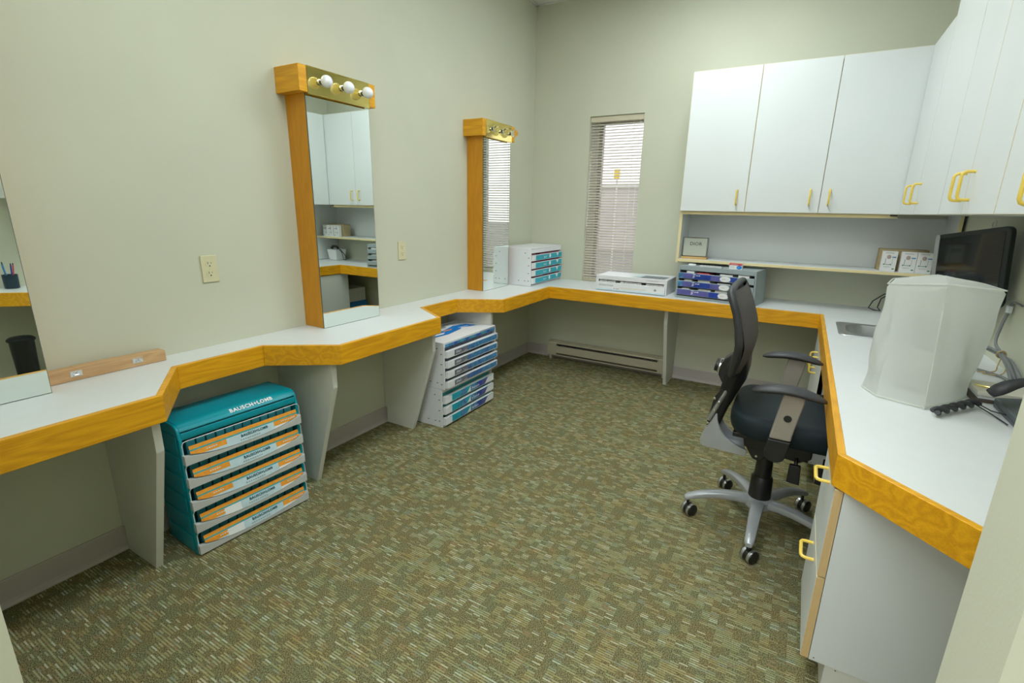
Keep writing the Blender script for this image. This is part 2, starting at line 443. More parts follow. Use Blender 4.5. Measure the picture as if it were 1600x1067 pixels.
struct(box('wall_left', -0.12, 0, YH, 0.26, 0, ZC+0.03, 'wall'))
struct(box('wall_right', W, W+0.12, YH, 0.26, 0, ZC+0.03, 'wall'))
WX0, WX1, WZ0, WZ1 = 0.52, 0.966, 0.742, 2.08
g = MB(); g.box(0, WX0, 0, 0.30, 0, ZC+0.03); g.box(WX1, W, 0, 0.30, 0, ZC+0.03)
g.box(WX0, WX1, 0, 0.30, 0, WZ0); g.box(WX0, WX1, 0, 0.30, WZ1, ZC+0.03)
struct(g.build('wall_back', 'wall'))
struct(box('wall_front_left', 0, 1.30, -4.07, -3.951, 0, ZC+0.03, 'wall'))
struct(box('wall_front_right', 2.374, W, -3.574, -3.454, 0, ZC+0.03, 'wall'))
HX0, HX1, HZ0, HZ1 = 0.35, 2.75, 0.25, 2.55               # unseen window added behind the camera so sky light fills the room
g = MB(); g.box(-0.12, HX0, YH-0.12, YH, 0, ZC+0.03); g.box(HX1, W+0.12, YH-0.12, YH, 0, ZC+0.03)
g.box(HX0, HX1, YH-0.12, YH, 0, HZ0); g.box(HX0, HX1, YH-0.12, YH, HZ1, ZC+0.03)
struct(g.build('wall_hall', 'hall'))
g = MB()
for a in ((HX0, HX0+0.05, HZ0, HZ1), (HX1-0.05, HX1, HZ0, HZ1), ((HX0+HX1)/2-0.03, (HX0+HX1)/2+0.03, HZ0, HZ1), (HX0+0.05, HX1-0.05, HZ0, HZ0+0.05), (HX0+0.05, HX1-0.05, HZ1-0.05, HZ1)):
    g.box(a[0], a[1], YH-0.09, YH-0.04, a[2], a[3])
hw = struct(g.build('hall_fill_window', 'frame_win'))  # frame of the added fill window, out of view
# vinyl cove base
def cove(name, x0, y0, x1, y1, nx, ny):
    g = MB()
    prof = [(0.001, 0.0), (0.016, 0.0), (0.016, 0.004), (0.010, 0.012), (0.007, 0.024), (0.007, 0.098), (0.005, 0.102), (0.001, 0.102)]
    a = [(x0+nx*d, y0+ny*d, z) for d, z in prof]; b = [(x1+nx*d, y1+ny*d, z) for d, z in prof]
    n = len(prof)
    g.add(a+b, [tuple(range(n)), tuple(range(n, 2*n))] + [(i, (i+1) % n, n+(i+1) % n, n+i) for i in range(n)])
    return struct(g.build(name, 'base'))
cove('baseboard_left', 0, -3.95, 0, -0.016, 1, 0)
cove('baseboard_back', 0.016, 0, W, 0, 0, -1)
cove('baseboard_right', W, -3.45, W, -0.02, -1, 0)

# window in the back wall, glass at the outer end of a deep reveal
g = MB()
for a in ((WX0, WX0+0.03, WZ0, WZ1), (WX1-0.03, WX1, WZ0, WZ1), (WX0+0.03, WX1-0.03, WZ0, WZ0+0.03), (WX0+0.03, WX1-0.03, WZ1-0.03, WZ1)):
    g.box(a[0], a[1], 0.24, 0.29, a[2], a[3])
win = struct(g.build('window_1', 'frame_win'))
box('pane', WX0+0.028, WX1-0.028, 0.262, 0.268, WZ0+0.028, WZ1-0.028, 'pane', win)
struct(box('ground', -30, 30, 0.34, 60, -0.25, -0.2, 'asphalt'))
struct(box('pavement', -30, 30, -40, YH-0.13, -0.1, -0.05, 'asphalt'))
b = thing('building', 'low grey building glimpsed outside behind the window blind', 'building', (-6.0, 16, -0.2))
box('wall', -9, 9, 0, 5, 0, 2.45, 'facade', b)
box('roof_edge', -9.1, 9.1, -0.1, 5.1, 2.45, 2.6, 'frame_win', b)
box('door', 3.0, 4.0, -0.04, 0.02, 0.0, 2.1, 'frame_win', b)
s = thing('street_sign', 'small yellow sign on a post outside, seen through the blind slats', 'sign', (-1.80, 7.6, -0.2))
MB().tube([(0,0,0),(0,0,2.25)], 0.02, 8).build('post', 'frame_win', s)
box('panel', -0.07, 0.07, -0.04, -0.025, 2.25, 2.48, 'sign_yellow', s)

# ------------------------------------------------------------------ ceiling troffers
def troffer(x0, x1, y0, y1, label):
    t = thing('ceiling_light', label, 'ceiling light', ((x0+x1)/2, (y0+y1)/2, ZC))
    hx, hy = (x1-x0)/2, (y1-y0)/2
    g = MB()
    for a in ((-hx, -hx+0.03, -hy, hy), (hx-0.03, hx, -hy, hy), (-hx+0.03, hx-0.03, -hy, -hy+0.03), (-hx+0.03, hx-0.03, hy-0.03, hy)):
        g.box(*a, -0.004, 0.025)
    g.build('frame', 'tbar', t)
    box('diffuser', -hx+0.03, hx-0.03, -hy+0.03, hy-0.03, 0.002, 0.008, 'lamp', t)
troffer(1.225, 1.805, ty[3]+0.015, ty[1]-0.015, 'lit fluorescent ceiling panel nearest the window wall')
troffer(1.225, 1.805, ty[6]+0.015, ty[4]-0.015, 'lit fluorescent ceiling panel over the entrance end of the room')
troffer(0.615, 1.195, ty[9]+0.015, ty[7]-0.015, 'added fill light panel in the unseen hall ceiling, on the mirror side')  # both hall panels are added, out of view, as fill through the doorway
troffer(1.835, 2.415, ty[9]+0.015, ty[7]-0.015, 'added fill light panel in the unseen hall ceiling, on the sink side')

# ------------------------------------------------------------------ counters
LEFT = [(DO, -3.945), (DO, -3.359), (DI, -3.18), (DI, -2.829), (DO, -2.637), (DO, -1.917), (DI, -1.750), (DI, -1.406), (DO, -1.226), (DO, -DB)]
BACK = [(DO, -DB), (XR, -DB)]
RIGHT = [(XR, -DB), (XR, -2.646), (W-0.004, -2.646-(W-0.004-XR))]
ALL = LEFT + RIGHT
INN = offset_poly([Vector((p[0], p[1])) for p in ALL], 0.020)      # inner line of the edge boards
nL = len(LEFT)
def fascia(parent, i, ax):
    a, b = Vector(ALL[i]), Vector(ALL[i+1]); c, d = INN[i+1], INN[i]
    MB().prism([a, b, c, d], HF, H+0.001).build('edge_board', 'oak_'+ax, parent, 0.002)
lc = thing('wall_counter', 'white laminate counter with stepped oak edge running along the left wall', 'counter')
poly = [(0.001, -3.945)] + [tuple(p) for p in INN[:nL]] + [(INN[nL-1][0], -0.001), (0.001, -0.001)]
MB().prism(poly, H-0.03, H).build('worktop', 'counter', lc)
for i in range(nL-1): fascia(lc, i, 'y')
def support(parent, mtx, xm=0.400):
    prof = [(0.018, 0.0), (0.225, 0.0), (xm, 0.53), (xm, 0.708), (0.002, 0.708), (0.002, 0.104), (0.018, 0.104)]
    g = MB().prism(prof, -0.012, 0.012, 'y')
    g.v = [tuple(mtx @ Vector(v)) for v in g.v]
    o = g.build('support_panel', 'support', parent, 0.0012)
    e = MB()                                                     # thin edging on the front, jointed at the bend
    for (p, q) in (((0.2255, 0.001), (xm+0.0005, 0.529)), ((xm+0.0008, 0.531), (xm+0.0008, 0.707))):
        t = (Vector(q)-Vector(p)).normalized(); n = Vector((t.y, -t.x))*0.0025
        e.prism([p, q, (q[0]+n.x, q[1]+n.y), (p[0]+n.x, p[1]+n.y)], -0.0125, 0.0125, 'y')
    e.v = [tuple(mtx @ Vector(v)) for v in e.v]
    e.build('edging', 'support', o)
for y, xm in ((-3.371, 0.40), (-2.637, 0.40), (-1.921, 0.40), (-1.245, 0.366)): support(lc, T(0, y, 0), xm)
bc = thing('wall_counter', 'white laminate counter with straight oak edge under the window', 'counter')
MB().prism([(INN[nL-1][0], INN[nL-1][1]), (XR, INN[nL-1][1]), (XR, -0.001), (INN[nL-1][0], -0.001)], H-0.03, H).build('worktop', 'counter', bc)
fascia(bc, nL-1, 'x')
support(bc, T(1.371, 0, 0) @ Matrix.Rotation(-PI/2, 4, 'Z'))
rc = thing('sink_counter', 'white laminate counter with oak edge and clipped corner along the right wall', 'counter')
# worktop with the hole for the basin
SX0, SX1, SY0, SY1 = 2.43, 2.75, -1.045, -0.735
bm = bmesh.new()
outer = [(XR+0.0005, -0.001), (XR+0.0005, INN[nL][1])] + [tuple(p) for p in INN[nL:]] + [(W-0.001, -0.001)]
if (Vector(outer[1])-Vector(outer[2])).length < 1e-3: outer.pop(1)
hole = [(SX0, SY0), (SX1, SY0), (SX1, SY1), (SX0, SY1)]
ed = []
for ring in (outer, hole):
    vs = [bm.verts.new((x, y, H)) for x, y in ring]
    ed += [bm.edges.new((vs[i], vs[(i+1) % len(vs)])) for i in range(len(vs))]
r = bmesh.ops.triangle_fill(bm, edges=ed, use_beauty=True)
fs = [f for f in bm.faces]
ex = bmesh.ops.extrude_face_region(bm, geom=fs)
for v in ex['geom']:
    if isinstance(v, bmesh.types.BMVert): v.co.z = H-0.03
bmesh.ops.recalc_face_normals(bm, faces=bm.faces)
me = bpy.data.meshes.new('worktop'); bm.to_mesh(me); bm.free(); me.materials.append(M['counter'])
o = bpy.data.objects.new('worktop', me); COL.objects.link(o); o.parent = rc
fascia(rc, nL, 'y'); fascia(rc, nL+1, 'x')
box('joint_strip', XR-0.0008, XR+0.0012, -DB+0.02, -0.002, H-0.001, H+0.0004, 'support', rc)
# basin
sk = thing('sink', 'small stainless steel basin set in the right counter', 'sink', ((SX0+SX1)/2, (SY0+SY1)/2, H))
def rrect(hx, hy, r, z, n=6):
    out = []
    for cx, cy, a0 in ((hx-r, hy-r, 0), (-hx+r, hy-r, PI/2), (-hx+r, -hy+r, PI), (hx-r, -hy+r, 3*PI/2)):
        for k in range(n):
            a = a0 + PI/2*k/(n-1); out.append((cx+r*math.cos(a), cy+r*math.sin(a), z))
    return out
rings = [rrect(0.19, 0.185, 0.03, 0.0012), rrect(0.188, 0.183, 0.03, 0.005), rrect(0.150, 0.145, 0.09, 0.004), rrect(0.146, 0.141, 0.09, -0.008), rrect(0.135, 0.13, 0.08, -0.13), rrect(0.04, 0.04, 0.03, -0.138)]
g = MB(); n = len(rings[0]); fs = []
for i in range(len(rings)-1):
    for k in range(n): fs.append((i*n+k, i*n+(k+1) % n, (i+1)*n+(k+1) % n, (i+1)*n+k))
fs.append(tuple((len(rings)-1)*n+k for k in range(n)))
g.add([p for r_ in rings for p in r_], fs, 0, True).build('bowl', 'steel', sk)
MB().lathe([(0.022, -0.1375), (0.022, -0.134), (0.012, -0.133), (0.0, -0.1335)], 16).build('drain', 'chrome', sk)

# ------------------------------------------------------------------ cupboards
def pull(parent, x, z, horiz=False, y=0.0, Ln=0.092):
    h = Ln/2; so = -0.034; q = 0.012
    if horiz: P = [(-h, 0, 0), (-h, so+q, 0), (-h+q*.3, so+q*.3, 0), (-h+q, so, 0), (h-q, so, 0), (h-q*.3, so+q*.3, 0), (h, so+q, 0), (h, 0, 0)]
    else: P = [(0, 0, -h), (0, so+q, -h), (0, so+q*.3, -h+q*.3), (0, so, -h+q), (0, so, h-q), (0, so+q*.3, h-q*.3), (0, so+q, h), (0, 0, h)]
    return MB().tube([(p[0]+x, p[1]+y, p[2]+z) for p in P], 0.0052, 8).build('handle', 'yellow', parent)
def panel_door(parent, name, x0, x1, z0, z1, th=0.02, gap=0.0015, edges=(1, 1)):
    """white door or drawer front with maple edge band, front on local y=0"""
    g = MB(); a, b_ = x0+gap, x1-gap
    g.box(a+0.0012, b_-0.0012, 0, th, z0+gap+0.0012, z1-gap-0.0012, 0)
    g.box(a, a+0.0012, 0.0004, th, z0+gap, z1-gap, edges[0]); g.box(b_-0.0012, b_, 0.0004, th, z0+gap, z1-gap, edges[1])
    g.box(a+0.0012, b_-0.0012, 0.0004, th, z0+gap, z0+gap+0.0012, 1); g.box(a+0.0012, b_-0.0012, 0.0004, th, z1-gap-0.0012, z1-gap, 1)
    return g.build(name, ['white', 'cream_edge'], parent)
def cabinet(name, label, cat, loc, rz, x0, x1, dep, z0, z1, fronts, group=None, bottom='white', cat_top=True):
    t = thing(name, label, cat, loc, rz, group)
    g = MB(); th = 0.018
    g.box(x0, x0+th, 0.0215, dep, z0, z1); g.box(x1-th, x1, 0.0215, dep, z0, z1)
    g.box(x0+th, x1-th, 0.0215, dep, z0, z0+th, 1)
    if cat_top: g.box(x0+th, x1-th, 0.0215, dep, z1-th, z1)
    g.box(x0+th, x1-th, dep-0.008, dep, z0+th, z1-th)
    g.build('body', ['white', bottom], t)
    for f in fronts:
        d = panel_door(t, f[0], *f[1:5], edges=(f[6] if len(f) > 6 else (1, 1)))
        if f[5]: pull(d, f[5][0], f[5][1], len(f[5]) > 2)
    return t
ZB, ZT, DC = 1.35, 2.25, 0.325
C1, C2, C3, XC = 1.374, 1.796, 2.222, 2.6355
cabinet('wall_cabinet', 'white single-door wall cabinet at the left end of the row over the shelf', 'cabinet', (0, -DC, 0), 0, C1, C2, DC-0.002, ZB, ZT,
        [('door', C1, C2, ZB, ZT, (C2-0.058, 1.445))])
cabinet('wall_cabinet', 'white wall cabinet over the shelf with two doors whose handles face each other', 'cabinet', (0, -DC, 0), 0, C2, W-0.002, DC-0.002, ZB, ZT,
        [('door', C2, C3, ZB, ZT, (C3-0.058, 1.447)), ('door', C3, XC+0.012, ZB, ZT, (C3+0.046, 1.447), (0, 0))])
# right run, fronts on x = XC looking to -x: local x runs towards the camera
DR = W-0.002-XC
yl = lambda y: -y-DC
cabinet('wall_cabinet', 'narrow white wall cabinet door on the right wall beside the inner corner', 'cabinet', (XC, -DC-0.001, 0), -PI/2, yl(-0.327), yl(-0.80), DR, ZB, ZT,
        [('door', yl(-0.329), yl(-0.80), ZB, ZT, (yl(-0.665), 1.452), (0, 0))])
ZTT = 2.62
cabinet('wall_cabinet', 'tall white wall cabinet on the right wall, its wide door second from the corner', 'cabinet', (XC, -DC-0.001, 0), -PI/2, yl(-0.802), yl(-1.376), DR, ZB, ZTT,
        [('door', yl(-0.802), yl(-1.376), ZB, ZTT, (yl(-0.862), 1.452), (0, 0))])
cabinet('wall_cabinet', 'tall white wall cabinet above the dust cover, yellow handle pair at a tan seam', 'cabinet', (XC, -DC-0.001, 0), -PI/2, yl(-1.378), yl(-2.105), DR, ZB, ZTT,
        [('door', yl(-1.378), yl(-1.738), ZB, ZTT, (yl(-1.695), 1.445), (0, 1)), ('door', yl(-1.738), yl(-2.105), ZB, ZTT, (yl(-1.80), 1.445))])
cabinet('wall_cabinet', 'tall white wall cabinet on the right wall at the right edge of the photo', 'cabinet', (XC, -DC-0.001, 0), -PI/2, yl(-2.107), yl(-2.857), DR, ZB, ZTT,
        [('door', yl(-2.107), yl(-2.478), ZB, ZTT, (yl(-2.415), 1.42), (1, 0)), ('door', yl(-2.478), yl(-2.857), ZB, ZTT, (yl(-2.54), 1.42), (0, 1))])
# open shelf unit under the back run
sh = thing('wall_shelf', 'open cream-edged shelf unit below the wall cabinets on the back wall', 'shelf')
for nm, a in (('side_panel', (C1, C1+0.018, -0.30, -0.002, 0.985, ZB-0.001)), ('side_panel', (W-0.035, W-0.017, -0.30, -0.002, 0.745, ZB-0.001)),
              ('shelf_board', (C1+0.018, W-0.035, -0.30, -0.002, 0.992, 1.010))):
    g = MB(); x0, x1, y0, y1, z0, z1 = a
    g.box(x0, x1, y0+0.0015, y1, z0, z1, 0); g.box(x0, x1, y0, y0+0.0015, z0, z1, 1)
    g.build(nm, ['white', 'cream_edge'], sh)
box('valance', C1+0.002, XC, -0.302, -0.284, ZB-0.022, ZB-0.0015, 'cream_edge', sh)
box('back_panel', C1+0.018, W-0.035, -0.008, -0.002, 1.010, ZB-0.022, 'white', sh)
box('bracket_gap', 2.598, 2.632, -0.322, -0.303, ZB-0.010, ZB-0.001, 'dark_slot', sh)

# base cabinets, fronts on x = 2.337 looking to -x
XB = 2.337
def base_cab(label, y0, y1, fronts):
    t = cabinet('base_cabinet', label, 'cabinet', (XB, 0, 0), -PI/2, -y0, -y1, W-0.02-XB, 0.10, 0.6475, fronts, cat_top=False)
    g = MB(); L = -y1+y0
    g.box(-y0+0.002, -y1-0.002, 0.062, 0.08, 0.0, 0.10); g.box(-y0+0.002, -y0+0.02, 0.08, W-0.03-XB, 0, 0.10); g.box(-y1-0.02, -y1-0.002, 0.08, W-0.03-XB, 0, 0.10)
    g.build('plinth', 'support', t)
    # maple edge seen at the near end of the fronts, screw holes in the end panel
    for f in fronts[-2:]:
        MB().box(-y1-0.0014, -y1+0.0004, 0.0006, 0.0195, f[3]+0.002, f[4]-0.002).build('end_band', 'edge', t)
    g = MB()
    for (dx, dz) in ((0.033, 0.11), (0.088, 0.095)): g.lathe([(0.0018, 0), (0.0018, 0.0006), (0, 0.0006)], 8, mat=T(-y1, dx, dz) @ Matrix.Rotation(PI/2, 4, 'Y'))
    g.build('screw_hole', 'dark_slot', t)
    return t
base_cab('white two-door base cabinet under the sink, seen past the chair', -0.40, -1.32,
         [('door', 0.40, 0.86, 0.10, 0.645, (0.80, 0.52)), ('door', 0.86, 1.32, 0.10, 0.645, (0.92, 0.52))])
base_cab('white base cabinet with drawer over door, nearest the camera beside the chair', -2.30, -2.657,
         [('drawer', 2.30, 2.657, 0.375, 0.645, (2.478, 0.598, 1)), ('door', 2.30, 2.657, 0.10, 0.372, (2.478, 0.335, 1))])

# ------------------------------------------------------------------ vanity mirrors
DM = 0.1426; MZ0, MZ1 = H+0.001, 1.829
def vanity(y0, y1, label, bulb_mat, skew=0.0):
    t = thing('vanity_mirror', label, 'mirror', (0.0, y0, 0))
    w_ = y1-y0
    # oak casing: two sides and a top and bottom rail between wall and glass
    g = MB(); g.box(0.001, DM-0.006, 0, 0.02, MZ0, MZ1)
    g.build('side_panel', 'oak_z', t, 0.001)
    MB().box(0.001, DM-0.006, w_-0.02, w_, MZ0, MZ1).build('side_panel', 'oak_z', t, 0.001)
    box('backing', DM-0.016, DM-0.0055, 0.02, w_-0.02, MZ0, MZ1, 'mirror_edge', t)
    g = MB(); g.box(DM-0.0055, DM-0.0004, -0.001, w_+0.001, MZ0, MZ1-0.001, 0)
    g.add([(DM, 0.0005, MZ0+0.0015), (DM, w_-0.0005, MZ0+0.0015), (DM, w_-0.0005, MZ1-0.002), (DM, 0.0005, MZ1-0.002)], [(0,1,2,3)], 1)
    g.build('mirror_glass', ['mirror_edge', 'mirror'], t).rotation_euler.z = math.radians(skew)
    # header box with brass plate and three globe bulbs
    hx, a, b_, z0, z1 = 0.160, -0.045, w_+0.028, 1.829, 1.937
    hd = box('header', 0.001, hx, a, b_, z0, z1, 'oak_x', t, 0.0015)
    for q0 in (a, b_-0.042): MB().box(hx, hx+0.004, q0, q0+0.042, z0, z1).build('face_block', 'oak_y', hd, 0.001)
    g = MB(); g.box(hx+0.0005, hx+0.004, a+0.043, b_-0.043, z0-0.007, z1+0.001)
    g.box(hx+0.004, hx+0.006, a+0.043, b_-0.043, z0-0.007, z0-0.003)
    g.box(hx+0.004, hx+0.007, a+0.043, b_-0.043, z1-0.003, z1+0.001)
    g.build('brass_plate', 'brass', hd, 0.0008)
    for yb in (0.070, 0.198, 0.318):
        mt = T(hx+0.004, yb, 1.882) @ Matrix.Rotation(PI/2, 4, 'Y')
        R0 = 0.0265; zc_ = 0.042
        prof = [(0.009, 0.012), (0.0105, 0.0155)] + [(R0*math.sin(PI*(0.155+0.845*k/11)), zc_-R0*math.cos(PI*(0.155+0.845*k/11))) for k in range(12)]
        bb = MB().lathe(prof, 24, mat=mt).build('bulb', bulb_mat, t)
        MB().lathe([(0.0145, 0.0), (0.0145, 0.004), (0.0105, 0.006)], 16, mat=mt).build('cup', 'chrome', bb)
        MB().lathe([(0.0112, 0.004), (0.0112, 0.012), (0.0092, 0.013)], 16, mat=mt).build('socket', 'socket', bb)
    return t
vanity(-2.461, -2.081, 'tall oak vanity mirror in the middle of the left wall, three white globe bulbs', 'bulb_white', -0.4)
vanity(-1.009, -0.643, 'far oak vanity mirror near the room corner, three clear globe bulbs', 'bulb_clear')
vanity(-3.914, -3.5345, 'nearest vanity mirror, cut off by the left edge of the photo', 'bulb_white')

# ------------------------------------------------------------------ wall plates, heater, blind
def outlet(y0, z0, label):
    t = thing('wall_outlet', label, 'outlet', (0.0, y0, z0))
    hy, hz = 0.034, 0.056
    prof = [(-hy, -hz), (hy, -hz), (hy, hz), (-hy, hz)]
    MB().prism(prof, 0.0008, 0.006, 'x').build('cover_plate', 'ivory', t, 0.002)
    for dz in (0.020, -0.020):
        g = MB().prism([(0.0165*math.cos(a)*(1 if abs(math.sin(a)) < .86 else .96), max(-0.0135, min(0.0135, 0.0165*math.sin(a)))+dz) for a in [2*PI*k/24 for k in range(24)]], 0.006, 0.0072, 'x')
        rc_ = g.build('receptacle', 'ivory', t)
        g = MB(); g.box(0.0072, 0.0074, -0.0078, -0.0056, dz+0.000, dz+0.009); g.box(0.0072, 0.0074, 0.0056, 0.0074, dz+0.001, dz+0.008)
        g.prism([(0.003*math.cos(2*PI*k/10), dz-0.0075+0.003*math.sin(2*PI*k/10)) for k in range(10)], 0.0072, 0.0074, 'x')
        g.build('slot', 'dark_slot', rc_)
    MB().lathe([(0.003, 0.006), (0.002, 0.0072), (0, 0.0074)], 10, mat=Matrix.Rotation(PI/2, 4, 'Y')).build('screw', 'ivory', t)
outlet(-2.909, 1.0725, 'ivory duplex outlet on the left wall between the two nearer mirrors')
outlet(-1.722, 1.0775, 'ivory duplex outlet on the left wall between the two farther mirrors')

ht = thing('baseboard_heater', 'long beige electric baseboard heater on the floor against the back wall', 'heater', (0.25, -0.017, 0))
L = 1.10
g = MB()
g.box(0, L, -0.008, 0.0, 0.045, 0.172)                                          # back
g.prism([(-0.008, 0.172), (-0.058, 0.160), (-0.058, 0.155), (-0.008, 0.166)], 0, L, 'x')   # sloping hood
g.prism([(-0.058, 0.160), (-0.062, 0.150), (-0.060, 0.149), (-0.056, 0.156)], 0, L, 'x')
g.build('hood', 'heater', ht)
box('front_panel', 0.09, L-0.08, -0.062, -0.058, 0.062, 0.130, 'heater', ht, 0.001)
g = MB(); g.box(0, 0.09, -0.063, -0.0085, 0.045, 0.154); g.build('end_box', 'heater', ht, 0.002)
g = MB(); g.box(L-0.08, L, -0.063, -0.0085, 0.045, 0.154); g.build('end_box', 'heater', ht, 0.002)
box('lower_lip', 0, L, -0.064, -0.0085, 0.038, 0.045, 'heater', ht)
g = MB()
for k in range(64): g.box(0.10+k*0.0143, 0.1012+k*0.0143, -0.05, -0.012, 0.06, 0.140)
g.build('fins', 'steel', ht)['kind'] = 'stuff'
g = MB(); g.tube([(0.09, -0.03, 0.10), (L-0.08, -0.03, 0.10)], 0.008, 10); g.build('element', 'dark_slot', ht)
g = MB(); g.box(0.02, 0.04, -0.055, -0.003, 0.0, 0.038); g.box(L-0.04, L-0.02, -0.055, -0.003, 0.0, 0.038); g.build('foot', 'heater', ht)

bl = thing('window_blind', 'putty coloured mini blind with slats half open in the narrow window', 'blind', (WX0, 0.012, 0))
bw = WX1-WX0
hr = box('headrail', 0.003, bw-0.003, -0.002, 0.032, 2.036, 2.077, 'headrail', bl, 0.002)
sl = None; zt, zb = 2.018, 0.772; ns = 57
g = MB(); ca, sa = math.cos(math.radians(27)), math.sin(math.radians(27))
prof = [(-0.0125, -0.0), (-0.006, 0.0014), (0, 0.0019), (0.006, 0.0014), (0.0125, 0.0)]
pp = [(0.017+u*ca - h_*sa, u*sa + h_*ca) for u, h_ in prof] + [(0.017+u*ca-(h_-0.0005)*sa, u*sa+(h_-0.0005)*ca) for u, h_ in prof[::-1]]
g.prism(pp, 0.006, bw-0.008, 'x')
s0 = g.build('slat', 'slat', bl); s0.location.z = zt
for k in range(1, ns):
    s_ = s0.copy(); COL.objects.link(s_); s_.parent = bl; s_.location.z = zt-(zt-zb)*k/(ns-1)
box('bottom_rail', 0.005, bw-0.007, 0.006, 0.028, 0.745, 0.760, 'headrail', bl, 0.002)
for x in (0.075, bw-0.085):
    g = MB(); g.tube([(x, 0.0035, 2.04), (x, 0.0035, 0.757)], 0.0011, 6); g.tube([(x, 0.0305, 2.04), (x, 0.0305, 0.757)], 0.0011, 6)
    g.build('ladder_cord', 'cord_white', bl)
MB().tube([(0.022, -0.004, 2.045), (0.020, -0.006, 1.5), (0.018, -0.006, 1.05)], 0.0035, 6).build('tilt_wand', 'glass', bl)
MB().tube([(bw-0.03, -0.004, 2.04), (bw-0.032, -0.005, 1.3)], 0.0014, 6).build('lift_cord', 'cord_white', bl)

# ------------------------------------------------------------------ teal lens cabinet under the left counter
def strip(g, x0, x1, z0, z1, y, mi):
    g.add([(x0, y, z0), (x1, y, z0), (x1, y, z1), (x0, y, z1)], [(0, 1, 2, 3)], mi)
BW, BD, BH = 0.486, 0.232, 0.545
RZ = math.radians(86.8)
tl = thing('lens_cabinet', 'teal plastic five-drawer contact lens cabinet on the carpet under the left counter', 'cabinet', (0.290, -3.262, 0.0), RZ)
# side profile (depth, height): shelves inside, rounded sloping hood on top
def side_prof():
    P = [(BD, 0.0), (BD, BH-0.010), (BD-0.012, BH-0.004), (0.052, BH)]
    P += [(0.052-0.044*math.sin(a), BH-0.034+0.034*math.cos(a)) for a in [PI/2*k/7 for k in range(1, 8)]]
    return P + [(0.006, BH-0.048), (0.002, BH-0.054), (0.0, 0.0)]
SP = side_prof()
for x0, x1 in ((0, 0.012), (BW-0.012, BW)):
    MB().prism([(p[0], p[1]) for p in SP], x0, x1, 'x', smooth=True).build('side_panel', 'teal', tl, 0.003)
g = MB()
outer = [(BD-0.004, BH-0.010)] + SP[1:-2]; outer = SP[1:-2]
inn = [(min(p[0]+0.004, BD-0.013), p[1]-0.010) for p in outer]
for i in range(len(outer)-1):
    g.prism([outer[i], outer[i+1], inn[i+1], inn[i]], 0.0115, BW-0.0115, 'x')
o = g.build('hood', 'teal', tl)
for p in o.data.polygons: p.use_smooth = True
o.data.set_sharp_from_angle(angle=math.radians(30))
box('back_panel', 0.012, BW-0.012, BD-0.012, BD-0.002, 0.012, BH-0.03, 'teal', tl)
box('base_panel', 0.012, BW-0.012, 0.006, BD-0.012, 0.0, 0.006, 'teal', tl)
g = MB()
for k in range(6):
    z = 0.02+k*0.085
    g.box(-0.0035, 0.0, 0.02, BD-0.015, z, z+0.06)
g.build('side_rib', 'teal', tl, 0.003)
mt = T(BW*0.60, 0.0215, BH-0.0085) @ Matrix.Rotation(math.radians(-52), 4, 'X') @ FRONT
lettering('lettering', 'BAUSCH+LOMB', 0.0235, 'white_print', tl, mt, spacing=1.12, bold=0.0006)
pitch = 0.0965
ORD = ['first', 'second', 'third', 'fourth', 'fifth', 'sixth', 'seventh', 'eighth', 'ninth', 'tenth', 'eleventh', 'twelfth']
ROWS = ['top', 'second', 'middle', 'fourth', 'bottom']
